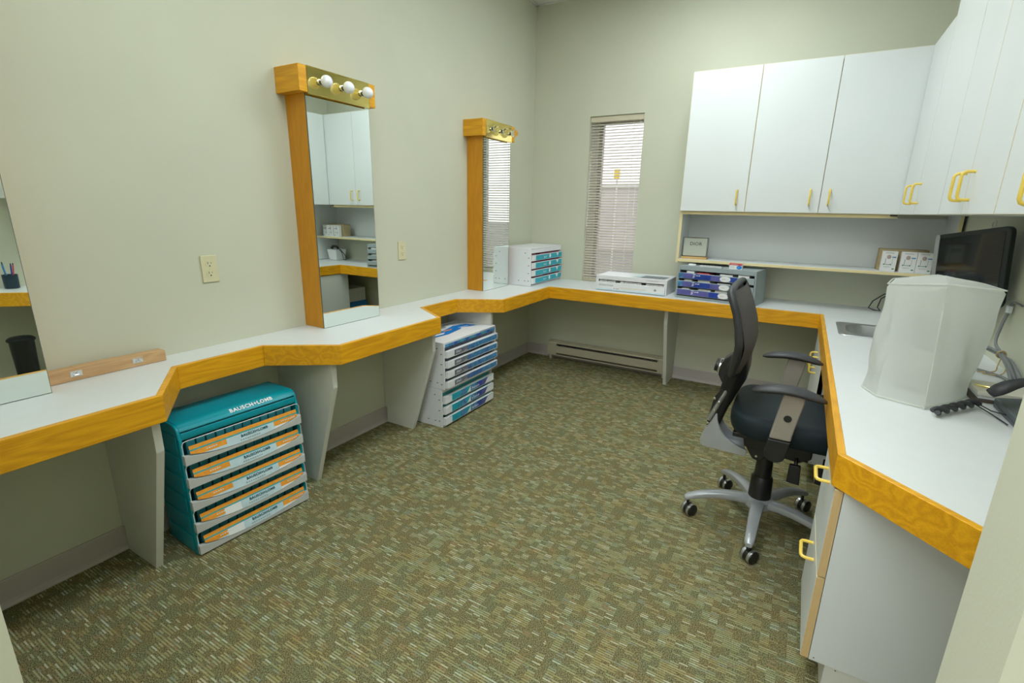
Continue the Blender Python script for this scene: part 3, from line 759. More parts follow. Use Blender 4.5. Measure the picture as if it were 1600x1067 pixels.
for k in range(5):
    zb = BH-0.151-k*pitch
    g = MB()
    g.box(0.014, BW-0.014, 0.004, BD-0.03, zb, zb+0.003)                       # floor of the drawer
    n = 18                                                                     # bowed lip, lower in the middle
    top = [(0.003+(BW-0.006)*i/n, zb+0.012+0.027*abs(2*i/n-1)**2.4) for i in range(n+1)]
    poly = [(BW-0.003, zb-0.001), (0.003, zb-0.001)] + top
    g.prism([(p[0], p[1]) for p in poly], -0.017, 0.003, 'y')
    dr = g.build('drawer', 'tray_grey', tl, 0.001)
    g = MB()                                                                   # clear rim bent round the opening
    rimp = [(0.004, -0.010, zb+0.036), (0.004, -0.007, zb+0.080), (0.010, -0.006, zb+0.0905), (0.022, -0.006, zb+0.0925),
            (BW-0.022, -0.006, zb+0.0925), (BW-0.010, -0.006, zb+0.0905), (BW-0.004, -0.007, zb+0.080), (BW-0.004, -0.010, zb+0.036)]
    g.tube(rimp, 0.0016, 6); g.build('rim', 'tray_white', dr)
    # tilted printed card with bowed lower edge
    g = MB(); n = 20; X0, X1 = 0.026, BW-0.018
    zt_ = zb+0.0675; TM = 0.054
    rows = [(0.0, 0.0135, 4), (0.0135, 0.0195, 1), (0.0195, TM, 3)]
    def yz(t): return (-0.0035-0.0150*min(1, t/0.045), zt_-t)
    for i in range(n):
        xa, xb = X0+(X1-X0)*i/n, X0+(X1-X0)*(i+1)/n
        ea, eb = [TM-0.026*abs(2*(x-X0)/(X1-X0)-1)**2.4 for x in (xa, xb)]
        fx = (i+0.5)/n
        for t0, t1, mi in rows:
            if mi == 4: m_ = 0
            elif mi == 1: m_ = 1
            else:
                m_ = 0 if (fx < 0.31 or fx > 0.73) else 2
                if k in (3, 4) and 0.20 < fx < 0.33: m_ = 3
            segs = [(t0, t1, m_)]
            if mi == 3 and m_ == 0: segs = [(t0, t0+0.019, 0), (t0+0.019, t1, 2 if fx < 0.31 else 3)]
            for u0, u1, mm_ in segs:
                a1, b1 = max(min(u1, ea), min(u0, ea)), max(min(u1, eb), min(u0, eb))
                a0, b0 = min(u0, ea), min(u0, eb)
                if a1-a0 < 1e-5 and b1-b0 < 1e-5: continue
                g.add([(xa, *yz(a0)), (xb, *yz(b0)), (xb, *yz(b1)), (xa, *yz(a1))], [(0, 1, 2, 3)], mm_)
    lb = g.build('label_card', ['orange', 'teal_print', 'ice', 'white_print'], dr)
    mt = T(BW*0.56, -0.0137, zt_-0.0285) @ Matrix.Rotation(math.radians(-18.4), 4, 'X') @ FRONT
    lettering('lettering', 'BAUSCH+LOMB', 0.0150, 'navy_print', dr, mt, spacing=1.1, bold=0.0005)
    g = MB()
    for q in range(9): strip(g, BW*0.43+q*0.0095, BW*0.43+q*0.0095+0.006, zt_-0.0445, zt_-0.0410, -0.0190, 0)
    for q in range(5): strip(g, BW*0.17+q*0.0085, BW*0.17+q*0.0085+0.006, zt_-0.0300, zt_-0.0250, -0.0140, 1)
    for q in range(8): strip(g, BW*0.80+q*0.0085, BW*0.80+q*0.0085+0.006, zt_-0.0300, zt_-0.0255, -0.0140, 1)
    g.build('fine_print', ['grey_print', 'white_print'], dr)
    # row of cartons standing in the drawer, each one a thing of its own
    for q in range(12):
        xw = (BW-0.05)/12; x0 = 0.025+q*xw
        tilt = random.uniform(-0.0015, 0.0015)
        h_ = 0.081+random.uniform(-0.003, 0.002)
        g = MB().box(-xw*0.44, xw*0.44, 0, 0.10, 0, h_)
        o = g.build('lens_carton', 'teal_dark', None, 0.004)
        o.location = Matrix.Rotation(RZ, 3, 'Z') @ Vector((x0+xw/2, 0.012+random.uniform(0, 0.004), zb+0.0034)) + Vector((0.290, -3.262, 0))
        o.rotation_euler = (0, 0, RZ)
        tag(o, 'dark teal lens carton, %s from the left in the %s drawer of the teal cabinet' % (ORD[q], ROWS[k]), 'box', 'lens cartons in the teal cabinet')

# ------------------------------------------------------------------ white lens cabinets with drawers
def lens_cabinet(label, loc, rz, w_, d_, h_, drawers, pr, gp, label_fn, body='tray_white', front_in=None, top_fn=None, carton='carton_white', proud=0.022, endcap=0.028):
    """drawers: list of z bottoms; pr: drawer front height; gp: dark gap above each front"""
    t = thing('lens_cabinet', label, 'cabinet', loc, rz)
    th = 0.008
    g = MB()
    g.box(0, th, 0, d_, 0, h_); g.box(w_-th, w_, 0, d_, 0, h_); g.box(th, w_-th, 0, d_, h_-th, h_); g.box(th, w_-th, 0, d_, 0, th)
    g.box(th, w_-th, d_-th, d_, th, h_-th)
    zt_ = drawers[-1]+pr+gp
    if h_-th-zt_ > 0.002: g.box(th, w_-th, 0.001, 0.012, zt_, h_-th)
    g.build('body', body, t, 0.0025)
    g = MB()                                                                  # punched slots of the folded sides
    for x in (-0.0004, w_):
        for yy, zz in [(0.055, 0.04), (0.11, 0.04), (0.055, h_-0.04), (d_*0.8, h_-0.04), (d_*0.8, 0.04)] + [(0.022, z+pr*0.5) for z in drawers]:
            g.box(x, x+0.0004, yy-0.006, yy+0.006, zz-0.0022, zz+0.0022)
    g.build('side_slot', 'dark_slot', t)
    for i, z in enumerate(drawers):
        g = MB()
        g.box(th+0.001, w_-th-0.001, 0.0, d_-0.03, z, z+0.003)
        g.box(th+0.001, w_-th-0.001, -proud, 0.0, z, z+pr)
        dr = g.build('drawer', body, t, 0.003)
        g = MB()
        n = 7; xw = (w_-2*th-0.03)/n
        for q in range(n):
            if random.random() < 0.12: continue
            g.box(th+0.015+q*xw+0.001, th+0.015+(q+1)*xw-0.001, 0.01+random.uniform(0, 0.004), d_-0.05, z+0.003, z+pr+gp*random.uniform(0.45, 0.72))
        g.build('carton_row', carton, dr)
        label_fn(dr, i, w_, z, pr, -proud)
    if top_fn: top_fn(t, w_, d_, h_)
    return t
def scribble(g, x, z, y, hgt, n, mi, seed):
    """word-like row of little marks where the print is too small to read"""
    rd = random.Random(seed)
    for k in range(n):
        ww = hgt*rd.uniform(0.30, 0.7); hh = hgt*rd.uniform(0.6, 1.0)
        strip(g, x, x+ww*0.35, z, z+hh, y, mi); strip(g, x+ww*0.35, x+ww, z+hh*0.4, z+hh*0.62, y, mi)
        x += ww+hgt*0.16
# upper of the floor stack: slate and blue labels
def lab_upper(dr, i, w_, z, pr, y):
    g = MB(); y -= 0.0006; a = 0.075; e = w_-0.018
    strip(g, a, a+0.145, z+0.005, z+pr-0.005, y, 0)
    nseg = 9; rd = random.Random(i+5)
    for k in range(nseg):
        xa, xb = a+0.145+(e-a-0.145)*k/nseg, a+0.145+(e-a-0.145)*(k+1)/nseg
        strip(g, xa, xb, z+0.005, z+pr-0.005, y, rd.choice([1, 1, 5, 1, 5]) if k < 6 else 1)
    scribble(g, a+0.02, z+0.013, y-0.0004, pr*0.5, 4, 4, 3)
    scribble(g, a+0.10, z+0.008, y-0.0004, pr*0.18, 8, 4, 9+i)
    g.build('label_card', ['slate_print', 'sky_print', 'blue', 'teal_print', 'white_print', 'denim_print'], dr)
def top_upper(t, w_, d_, h_):
    g = MB(); z = h_+0.0005
    F = lambda pts, mi: g.add([(x, y, z) for x, y in pts], [tuple(range(len(pts)))], mi)
    F([(0.02, 0.14), (0.20, 0.115), (0.36, 0.14), (0.40, 0.16), (0.52, 0.115), (0.50, 0.20), (0.39, 0.23), (0.25, 0.20), (0.10, 0.25), (0.02, 0.22)], 0)
    z += 0.0003
    F([(0.10, 0.15), (0.18, 0.14), (0.22, 0.16), (0.14, 0.17)], 1); F([(0.22, 0.18), (0.30, 0.17), (0.33, 0.185), (0.26, 0.195)], 2)
    F([(0.38, 0.165), (0.47, 0.15), (0.47, 0.16), (0.38, 0.175)], 1); F([(0.42, 0.26), (0.52, 0.25), (0.52, 0.257), (0.42, 0.267)], 3)
    F([(0.20, 0.25), (0.33, 0.235), (0.35, 0.27), (0.22, 0.285)], 3)
    g.build('top_print', ['bright_blue', 'white_print', 'orange', 'grey_print'], t)
    g = MB(); strip(g, 0.012, w_-0.012, h_-0.030, h_-0.011, -0.0006, 0)
    rd = random.Random(4)
    for k in range(7): strip(g, 0.10+k*0.062, 0.13+k*0.062+rd.uniform(0, .02), h_-0.027, h_-0.015, -0.0011, rd.choice([1, 2]))
    strip(g, w_*0.66, w_*0.98, h_-0.008, h_-0.004, -0.0006, 3)
    g.build('front_print', ['sky_print', 'blue', 'teal_print', 'grey_print'], t)
def lab_lower(dr, i, w_, z, pr, y):
    g = MB(); y -= 0.0006; a = 0.075
    xs = [a, a+0.09, a+0.155, a+0.20, a+0.28, a+0.34, w_-0.13]
    for k, mi in enumerate((0, 1, 0, 1, 2, 3)): strip(g, xs[k], xs[k+1], z+0.004, z+pr-0.004, y, mi)
    g.add([(w_-0.13, y, z+0.004), (w_-0.125, y, z+0.004), (w_-0.085, y, z+pr-0.004), (w_-0.13, y, z+pr-0.004)], [(0, 1, 2, 3)], 3)
    g.add([(a+0.165, y-0.0003, z+0.006), (a+0.205, y-0.0003, z+0.006), (a+0.205, y-0.0003, z+pr-0.006)], [(0, 1, 2)], 4)
    strip(g, a-0.03, w_-0.02, z+pr-0.004, z+pr-0.001, y-0.0003, 0)
    scribble(g, a+0.22, z+0.012, y-0.0005, pr*0.45, 6, 4, 21+i); scribble(g, a+0.03, z+0.014, y-0.0005, pr*0.35, 5, 1, 31+i)
    g.build('label_card', ['aqua', 'sky_print', 'blue', 'purple', 'white_print'], dr)
lens_cabinet('lower white three-drawer lens cabinet of the stack on the carpet, teal and violet labels', (0.375, -1.822, 0), PI/2, 0.575, 0.30, 0.254,
             [0.018, 0.089, 0.160], 0.049, 0.021, lab_lower, carton='teal_print')
lens_cabinet('upper white four-drawer lens cabinet of the stack on the carpet, slate and blue labels', (0.398, -1.822, 0.256), PI/2, 0.585, 0.318, 0.300,
             [0.012, 0.077, 0.142, 0.207], 0.043, 0.021, lab_upper, top_fn=top_upper, carton='slate_print')
# on the counter in the corner: white box, aqua labels
def lab_aqua(dr, i, w_, z, pr, y):
    g = MB(); y -= 0.0006
    strip(g, 0.055, w_-0.016, z+0.003, z+pr-0.003, y, 0)
    for (cx, rx, mi) in ((0.315, 0.016, 1), (0.46, 0.024, 1)):
        P = [(cx+rx*math.cos(2*PI*k/14), y-0.0004, z+pr*0.55+pr*0.36*math.sin(2*PI*k/14)) for k in range(14)] if cx < .4 else [(cx-rx, y-0.0004, z+pr-0.004), (cx+rx, y-0.0004, z+pr-0.004), (cx+0.004, y-0.0004, z+pr*0.25)]
        g.add(P, [tuple(range(len(P)))], mi)
    scribble(g, 0.20, z+0.012, y-0.0004, pr*0.5, 4, 2, 12)
    g.build('label_card', ['aqua', 'white_print', 'ice'], dr)
lens_cabinet('white four-drawer lens cabinet with aqua labels on the counter in the far corner', (0.318, -0.583, H+0.001), PI/2, 0.565, 0.27, 0.302,
             [0.018, 0.079, 0.140, 0.201], 0.046, 0.0135, lab_aqua, carton='magenta', proud=0.014)
# flat white box under the window
fb = thing('lens_tray', 'flat white contact lens tray with small cartons, on the counter below the window', 'box', (0.805, -0.405, H+0.001))
w_, d_, h_ = 0.548, 0.30, 0.115
g = MB(); th = 0.008
g.box(0, th, 0, d_, 0, h_); g.box(w_-th, w_, 0, d_, 0, h_); g.box(th, w_-th, 0, d_, h_-th, h_); g.box(th, w_-th, 0, d_, 0, th); g.box(th, w_-th, d_-th, d_, th, h_-th)
g.box(th, w_-th, 0, 0.01, h_-0.030, h_-th); g.box(th, 0.022, 0, 0.01, 0.05, h_-0.03); g.box(w_-0.022, w_-th, 0, 0.01, 0.05, h_-0.03)
g.build('body', 'tray_white', fb, 0.002)
dr = MB().box(0.010, w_-0.010, -0.010, 0.004, 0.006, 0.066).build('drawer', 'tray_white', fb, 0.003)
g = MB(); rd = random.Random(3)
for k in range(15):
    if k in (4, 10): continue
    x = 0.026+k*0.0332; g.box(x, x+0.0305, 0.012+rd.uniform(0, 0.003), d_-0.02, 0.010, 0.077+rd.uniform(-0.001, 0.002))
g.build('carton_row', 'carton_white', dr)
g = MB(); strip(g, 0.012, w_-0.012, 0.008, 0.018, -0.0106, 0); strip(g, 0.20, 0.40, 0.028, 0.034, -0.0106, 1); strip(g, 0.20, 0.33, 0.022, 0.025, -0.0106, 1)
P = [(0.468+0.011*math.cos(2*PI*k/4), -0.0106, 0.037+0.011*math.sin(2*PI*k/4)) for k in range(4)]; g.add(P, [(0, 1, 2, 3)], 2)
for x, mi in ((0.150, 3), (0.168, 2), (0.182, 3)): strip(g, x, x+0.009, 0.020, 0.025, -0.0108, mi)
g.build('print', ['ice', 'cream', 'grey_print', 'red_print'], dr)
lettering('lettering', 'Biofinity Energys', 0.017, 'grey_print', dr, T(0.033, -0.0106, 0.044) @ FRONT, 'LEFT')
g = MB(); z = h_+0.0006
def topq(x0, x1, y0, y1, sk_, mi): g.add([(x0, y0, z), (x1, y0, z), (x1+sk_, y1, z), (x0+sk_, y1, z)], [(0, 1, 2, 3)], mi)
topq(0.27, 0.44, 0.075, 0.21, 0.03, 0); z += 0.0003; topq(0.33, 0.51, 0.06, 0.19, 0.012, 1)
z += 0.0003
for k in range(5): topq(0.345+k*0.032, 0.352+k*0.032+0.01, 0.08, 0.15, 0.01, 2)
g.build('top_print', ['ice', 'slate_print', 'grey_print'], fb)
lettering('lettering', 'COOPERVISION', 0.010, 'grey_print', fb, T(0.44, -0.0004, h_-0.014) @ FRONT, spacing=1.3)
# blue-grey cabinet
bx = Vector((1.412, -0.388, H+0.001)); RB = math.radians(-9.6)
gc = thing('lens_cabinet', 'blue-grey three-drawer lens cabinet with royal blue labels, behind the chair back', 'cabinet', bx, RB)
w_, d_, h_ = 0.545, 0.245, 0.232
g = MB(); th = 0.012
tp = 0.012                                                                   # sides lean in towards the top
for s_ in (0, 1):
    x0 = 0 if s_ == 0 else w_-th
    q = tp if s_ == 0 else -tp
    v = [(x0, 0, 0), (x0+th, 0, 0), (x0+th, d_, 0), (x0, d_, 0), (x0+q, 0.0, h_), (x0+th+q, 0.0, h_), (x0+th+q, d_, h_), (x0+q, d_, h_)]
    g.add(v, [(0,3,2,1),(4,5,6,7),(0,1,5,4),(1,2,6,5),(2,3,7,6),(3,0,4,7)])
g.box(th+tp, w_-th-tp, 0, d_, h_-0.030, h_); g.box(th, w_-th, 0, d_, 0, 0.016); g.box(th, w_-th, d_-0.01, d_, 0.016, h_-0.03)
g.build('body', 'cab_grey', gc, 0.002)
g = MB(); g.box(0.02, w_-0.02, -0.0006, 0.004, 0.0165, 0.023); g.build('base_gap', 'dark_slot', gc)
rotB = Matrix.Rotation(RB, 3, 'Z')
for k in range(3):
    z = 0.026+k*0.0585
    g = MB(); g.box(0.014+k*0.002, w_-0.014-k*0.002, 0.0, d_-0.02, z, z+0.003); g.box(0.014+k*0.002, w_-0.014-k*0.002, -0.010, 0.0, z, z+0.041)
    dr = g.build('drawer', 'cab_grey', gc, 0.002)
    g = MB(); y = -0.0106
    xs = [0.018, 0.05, 0.115, 0.245, 0.305]
    for q, mi in enumerate((2, 1, 0, 1)): strip(g, xs[q], xs[q+1] if q < 3 else 0.31, z+0.002, z+0.039, y, (mi if k else (1, 1, 1, 0)[q]))
    strip(g, 0.375, 0.42, z+0.004, z+0.037, y, 0); strip(g, 0.018, w_-0.018, z+0.0385, z+0.0405, y-0.0003, 3)
    P = [(0.342+0.036*math.cos(2*PI*j/20), y-0.0006, z+0.0205+0.019*math.sin(2*PI*j/20)) for j in range(20)]; g.add(P, [tuple(range(20))], 4)
    scribble(g, 0.335-0.012, z+0.018, y-0.001, 0.006, 5, 5, 70)
    yy = y-0.0006                                                          # slanted swash and small raised marks
    for (xa, za, xb, zb_) in ((0.118, 0.033, 0.138, 0.034), (0.138, 0.034, 0.120, 0.020), (0.120, 0.020, 0.136, 0.020), (0.136, 0.020, 0.118, 0.008), (0.118, 0.008, 0.134, 0.011)):
        g.add([(xa, yy, z+za), (xb, yy, z+zb_), (xb, yy, z+zb_+0.0028), (xa, yy, z+za+0.0028)], [(0, 1, 2, 3)], 4)
    for q_ in range(5): strip(g, 0.142+q_*0.0065, 0.142+q_*0.0065+0.004, z+0.024, z+0.029+0.002*(q_ % 2)+(0.003 if q_ == 4 else 0), yy, 4)
    g.build('label_card', ['blue', 'purple', 'sky_print', 'ice', 'white_print', 'grey_print'], dr)
    # cartons peeping over each drawer front
    for q, (xa, ln) in enumerate(((0.045+0.012*k, 0.055), (0.165-0.01*k, 0.085), (0.28+0.01*k, 0.085), (0.42, 0.07))):
        g = MB().box(0, ln, 0, 0.15, 0, 0.043+0.004*((q+k) % 3))
        o = g.build('lens_carton', 'red_print' if (k == 2 and q == 1) else 'carton_white', None, 0.001)
        o.location = rotB @ Vector((xa, 0.004, z+0.0035)) + bx; o.rotation_euler = (0, 0, RB)
        if k == 2 and q == 1: tag(o, 'red lens carton in the top drawer of the blue-grey cabinet', 'box')
        else: tag(o, 'white lens carton, %s in the %s drawer of the blue-grey cabinet' % (('leftmost', 'second from left', 'second from right', 'rightmost')[q], ('bottom', 'middle', 'top')[k]), 'box', 'white cartons in the blue-grey cabinet')
# loose things on top of it
def on_top(name, x, y, label, cat, sx, sy, sz, mats, fn=None):
    t = thing(name, label, cat, rotB @ Vector((x, y, h_+0.0005)) + bx, RB)
    fn(t); return t
def red_box(t):
    g = MB(); g.box(0, 0.085, 0, 0.022, 0, 0.040, 0); g.build('carton', 'carton_white', t, 0.001)
    g = MB(); strip(g, 0.001, 0.084, 0.027, 0.0395, -0.0005, 0); P = [(0.066+0.017*math.cos(2*PI*j/16), -0.0008, 0.014+0.0125*math.sin(2*PI*j/16)) for j in range(16)]
    g.add(P, [tuple(range(16))], 1); g.box(0.001, 0.084, 0.001, 0.021, 0.0400, 0.0405, 0)
    scribble(g, 0.010, 0.030, -0.001, 0.006, 12, 2, 4); scribble(g, 0.057, 0.011, -0.0012, 0.006, 3, 2, 6); scribble(g, 0.008, 0.012, -0.0007, 0.007, 6, 3, 8)
    g.build('print', ['red_print', 'bright_blue', 'white_print', 'grey_print'], t)
on_top('lens_carton', 0.345, 0.03, 'small carton with red top and blue disc on the blue-grey cabinet', 'box', 0,0,0, 0, red_box)
def dispenser(t):
    MB().prism([(0, 0), (0.05, 0), (0.046, 0.011), (0.006, 0.013)], 0, 0.03, 'y').build('tape_strip', 'white_print', t, 0.002)
on_top('paper_clip_holder', 0.062, 0.035, 'small white plastic piece at the left front of the blue-grey cabinet top', 'holder', 0,0,0, 0, dispenser)
o = box('lens_strip', 0, 0.15, 0, 0.02, 0, 0.009, 'tray_grey'); o.location = rotB @ Vector((0.15, 0.02, h_+0.0005)) + bx; o.rotation_euler = (0, 0, RB)
g = MB()
for k in range(7): g.box(0.008+k*0.02, 0.020+k*0.02, 0.003, 0.017, 0.009, 0.0105)
g.build('blister', 'white_print', o); tag(o, 'strip of clear blister packs lying on the blue-grey cabinet', 'blister strip')

# ------------------------------------------------------------------ things on the shelf
dz = 1.0105
ds = thing('display_stand', 'small wire-framed glass DIOR display on a gilt wooden base at the shelf left end', 'display', (1.40, -0.252, dz))
box('base', 0, 0.178, 0, 0.055, 0, 0.017, 'gold_wood', ds, 0.001)
g = MB(); a, b_, c0, c1, z0, z1 = 0.004, 0.174, 0.005, 0.050, 0.018, 0.152
for p, q in (((a, c0), (b_, c0)), ((b_, c0), (b_, c1)), ((b_, c1), (a, c1)), ((a, c1), (a, c0))):
    g.tube([(*p, z1), (*q, z1)], 0.0018, 6)
    g.tube([(*p, z0), (*p, z1)], 0.0018, 6); g.tube([(*p, z0), (*q, z0)], 0.0015, 6)
g.build('wire_frame', 'bronze', ds)
pn = box('glass_panel', a+0.003, b_-0.003, c0+0.022, c0+0.025, z0+0.003, z1-0.003, 'ice', ds)
pn.data.materials.clear(); pn.data.materials.append(mottled('pale_plaque', (0.50, 0.53, 0.46), 0.2, 0.02, 10))
lettering('lettering', 'DIOR', 0.034, 'dark_brown', ds, T(0.092, c0+0.0214, 0.108) @ FRONT, spacing=1.05, bold=0.0004)
def poster_carton(x, y, label, w_=0.076, d_=0.04, h_=0.122):
    t = thing('lens_carton', label, 'box', (x, y, dz))
    box('carton', 0, w_, 0, d_, 0, h_, 'carton_white', t, 0.001)
    g = MB(); yy = -0.0005; cx = w_*0.45
    head = [(cx+0.0115*math.cos(2*PI*k/12), yy, 0.088+0.013*math.sin(2*PI*k/12)) for k in range(12)]; g.add(head, [tuple(range(12))], 0)
    strip(g, w_*0.66, w_*0.92, 0.083, 0.090, yy, 1); strip(g, 0.2*w_, 0.75*w_, 0.110, 0.113, yy, 2)
    strip(g, 0.24*w_, 0.28*w_, 0.045, 0.078, yy, 2); strip(g, 0.70*w_, 0.72*w_, 0.045, 0.078, yy, 2)
    strip(g, 0.16*w_, 0.66*w_, 0.040, 0.043, yy, 3); strip(g, 0.76*w_, 0.92*w_, 0.012, 0.019, yy, 3)
    strip(g, 0.14*w_, 0.22*w_, 0.038, 0.046, yy-.0002, 3); strip(g, 0.60*w_, 0.68*w_, 0.038, 0.046, yy-.0002, 3)
    scribble(g, 0.2*w_, 0.024, yy, 0.006, 8, 2, 5)
    g.build('print', ['skin_print', 'sky_print', 'grey_print', 'green_print'], t)
poster_carton(2.608, -0.255, 'left one of the three white printed cartons on the shelf')
poster_carton(2.702, -0.262, 'middle one of the three white printed cartons on the shelf')
poster_carton(2.780, -0.262, 'right one of the three white printed cartons on the shelf, next to the monitor')
o = box('carton', 2.596, 2.84, -0.20, -0.10, dz, dz+0.132, 'brown_card', None, 0.002); tag(o, 'brown cardboard box behind the three white cartons on the shelf', 'box')

# ------------------------------------------------------------------ oak case by the nearest mirror
wc = thing('wooden_case', 'long flat pale oak case with two clasps lying on the left counter against the wall', 'case', (0.012, -3.528, H+0.001))
Lc = 0.372
MB().box(0, 0.052, 0, Lc, 0, 0.040).build('case', 'pale_oak', wc, 0.0015)
MB().box(0.0, 0.0525, 0.09, 0.225, 0.0402, 0.0412).build('finger_slot', 'pale_oak', wc)
for y in (0.088, 0.275):
    g = MB(); g.box(0.052, 0.0535, y-0.017, y+0.017, 0.014, 0.034)
    cl = g.build('clasp', 'chrome', wc, 0.0006)
    g = MB(); g.tube([(0.0545, y-0.007, 0.018), (0.0585, y-0.006, 0.021), (0.0585, y+0.006, 0.021), (0.0545, y+0.007, 0.018)], 0.0015, 6)
    g.tube([(0.0545, y-0.006, 0.030), (0.057, y, 0.026), (0.0545, y+0.006, 0.030)], 0.0015, 6)
    g.build('wire', 'chrome', cl)

# ------------------------------------------------------------------ office chair (faces the right counter)
CH = Vector((2.165, -1.87, 0.0))
ch = thing('office_chair', 'black mesh-back office chair with silver five-star base pushed under the right counter', 'chair', CH)
cl = lambda pts: [(x-CH.x, z) for x, z in pts]
# five-star base
MB().lathe([(0.0, 0.095), (0.052, 0.095), (0.060, 0.105), (0.058, 0.135), (0.044, 0.146), (0.0, 0.146)], 24).build('hub', 'silver', ch)
for k in range(5):
    a = math.radians(196.7-72*k); ca, sa = math.cos(a), math.sin(a)
    prof = [(0.035, 0.122, 0.030, 0.021), (0.09, 0.128, 0.027, 0.020), (0.15, 0.128, 0.0245, 0.018), (0.21, 0.120, 0.022, 0.0165), (0.265, 0.105, 0.020, 0.015), (0.295, 0.093, 0.0185, 0.014), (0.308, 0.087, 0.012, 0.009)]
    g = MB(); seg = 12; vs = []; fs = []
    for r, z, hw, hh in prof:
        for j in range(seg):
            q = 2*PI*j/seg
            lat = hw*math.copysign(abs(math.cos(q))**0.7, math.cos(q)); up = hh*math.copysign(abs(math.sin(q))**0.7, math.sin(q))
            vs.append((r*ca - lat*sa, r*sa + lat*ca, z+up))
    for i in range(len(prof)-1):
        for j in range(seg): fs.append((i*seg+j, i*seg+(j+1) % seg, (i+1)*seg+(j+1) % seg, (i+1)*seg+j))
    fs += [tuple(range(seg)), tuple((len(prof)-1)*seg+j for j in range(seg))]
    g.add(vs, fs, 0, True).build('base_arm', 'silver', ch)
    # caster: two hooded wheels on a stem; all trail the same way
    px, py = 0.290*ca, 0.290*sa
    yaw = math.radians([118, 118, 122, 112, 120][k])            # axle direction
    ax = Vector((math.cos(yaw+PI), math.sin(yaw+PI), 0)); tr = Vector((-ax.y, ax.x, 0))
    ax = Vector((0.80, -0.60, 0)) if k != 2 else Vector((0.84, -0.54, 0)); tr = Vector((-ax.y, ax.x, 0))
    ctr = Vector((px, py, 0)) + tr*0.012
    g = MB().tube([(px, py, 0.095), (px, py, 0.058)], 0.0065, 8)
    g.tube([ctr+ax*-0.008+Vector((0, 0, 0.029)), ctr+ax*0.008+Vector((0, 0, 0.029))], 0.026, 18)
    cs = g.build('caster', 'black', ch)
    for s_ in (-1, 1):
        R_ = Matrix((( tr.x, 0, ax.x*s_, ctr.x), (tr.y, 0, ax.y*s_, ctr.y), (0, 1, 0, 0.0285), (0, 0, 0, 1)))
        g = MB().lathe([(0.0, 0.007), (0.0265, 0.007), (0.028, 0.009)], 22, 0, R_)
        g.lathe([(0.028, 0.009), (0.0285, 0.012), (0.0285, 0.019), (0.028, 0.021)], 22, 1, R_)
        g.lathe([(0.028, 0.021), (0.026, 0.0245), (0.020, 0.026), (0.0, 0.0265)], 22, 0, R_)
        g.build('wheel', ['black', 'tray_grey' if False else 'steel'], cs)
# gas lift
MB().lathe([(0.045, 0.140), (0.045, 0.150), (0.043, 0.235), (0.038, 0.246), (0.0, 0.246)], 24).build('column_sleeve', 'black', ch)
MB().lathe([(0.034, 0.246), (0.033, 0.300), (0.030, 0.345), (0.0, 0.345)], 20).build('gas_column', 'black', ch)
# mechanism under the seat
g = MB().prism([(-0.085, 0.395), (0.12, 0.375), (0.16, 0.40), (0.16, 0.455), (-0.06, 0.47), (-0.10, 0.46)], -0.085, 0.085, 'y')
g.prism([(-0.09, 0.49), (-0.085, 0.40), (-0.05, 0.345), (-0.02, 0.335), (0.0, 0.36), (0.02, 0.44), (0.02, 0.49)], -0.075, 0.075, 'y')
g.box(-0.13, 0.24, -0.17, 0.17, 0.465, 0.488)
g.build('tilt_mechanism', 'black', ch, 0.006)
g = MB()
for x, z in ((-0.075, 0.432), (-0.045, 0.415), (-0.035, 0.360)):
    g.lathe([(0.0065, 0), (0.005, 0.003), (0, 0.0035)], 10, mat=T(x, -0.0755, z) @ Matrix.Rotation(PI/2, 4, 'X'))
g.build('rivet', 'chrome', ch)
for x, z in ((0.105, 0.325), (0.20, 0.345)):
    g = MB().tube([(x+0.005, -0.08, z+0.07), (x+0.004, -0.10, z+0.045)], 0.008, 8)
    g.add(*(lambda P: (P, [(0,1,2,3),(7,6,5,4),(0,4,5,1),(1,5,6,2),(2,6,7,3),(3,7,4,0)]))(
        [(x-0.018, -0.113, z+0.048), (x+0.022, -0.113, z+0.050), (x+0.027, -0.118, z-0.030), (x-0.020, -0.118, z-0.026),
         (x-0.018, -0.097, z+0.050), (x+0.022, -0.097, z+0.052), (x+0.027, -0.103, z-0.030), (x-0.020, -0.103, z-0.026)]))
    g.build('lever', 'black', ch, 0.006)
# seat cushion
def seat_pt(u, v):
    # u around, v from bottom centre over the rim to the top centre
    a = 2*PI*u; hx, hy = 0.245, 0.238
    ex = 0.42
    cx = math.copysign(abs(math.cos(a))**ex, math.cos(a)); cy = math.copysign(abs(math.sin(a))**ex, math.sin(a))
    if v < 0.25: r = v/0.25*0.94; z = 0.492
    elif v < 0.65:
        q = (v-0.25)/0.4; ang = -PI/2 + PI*q; r = 0.94+0.06*math.cos(ang); z = 0.533+0.041*math.sin(ang)
    else: q = (v-0.65)/0.35; r = 0.94*(1-q); z = 0.574+0.016*math.sin(q*PI/2)
    x, y = hx*cx*r, hy*cy*r
    z += -0.020*max(0, (x/hx-0.55)/0.45)**2 + 0.012*max(0, (-x/hx-0.5)/0.5)**2 + (0.008*(y/hy)**2 if v >= 0.65 else 0)
    return (x+0.092, y, z)
MB().grid(seat_pt, 48, 30, wrap=True).build('seat', 'seat', ch, sharp=80)
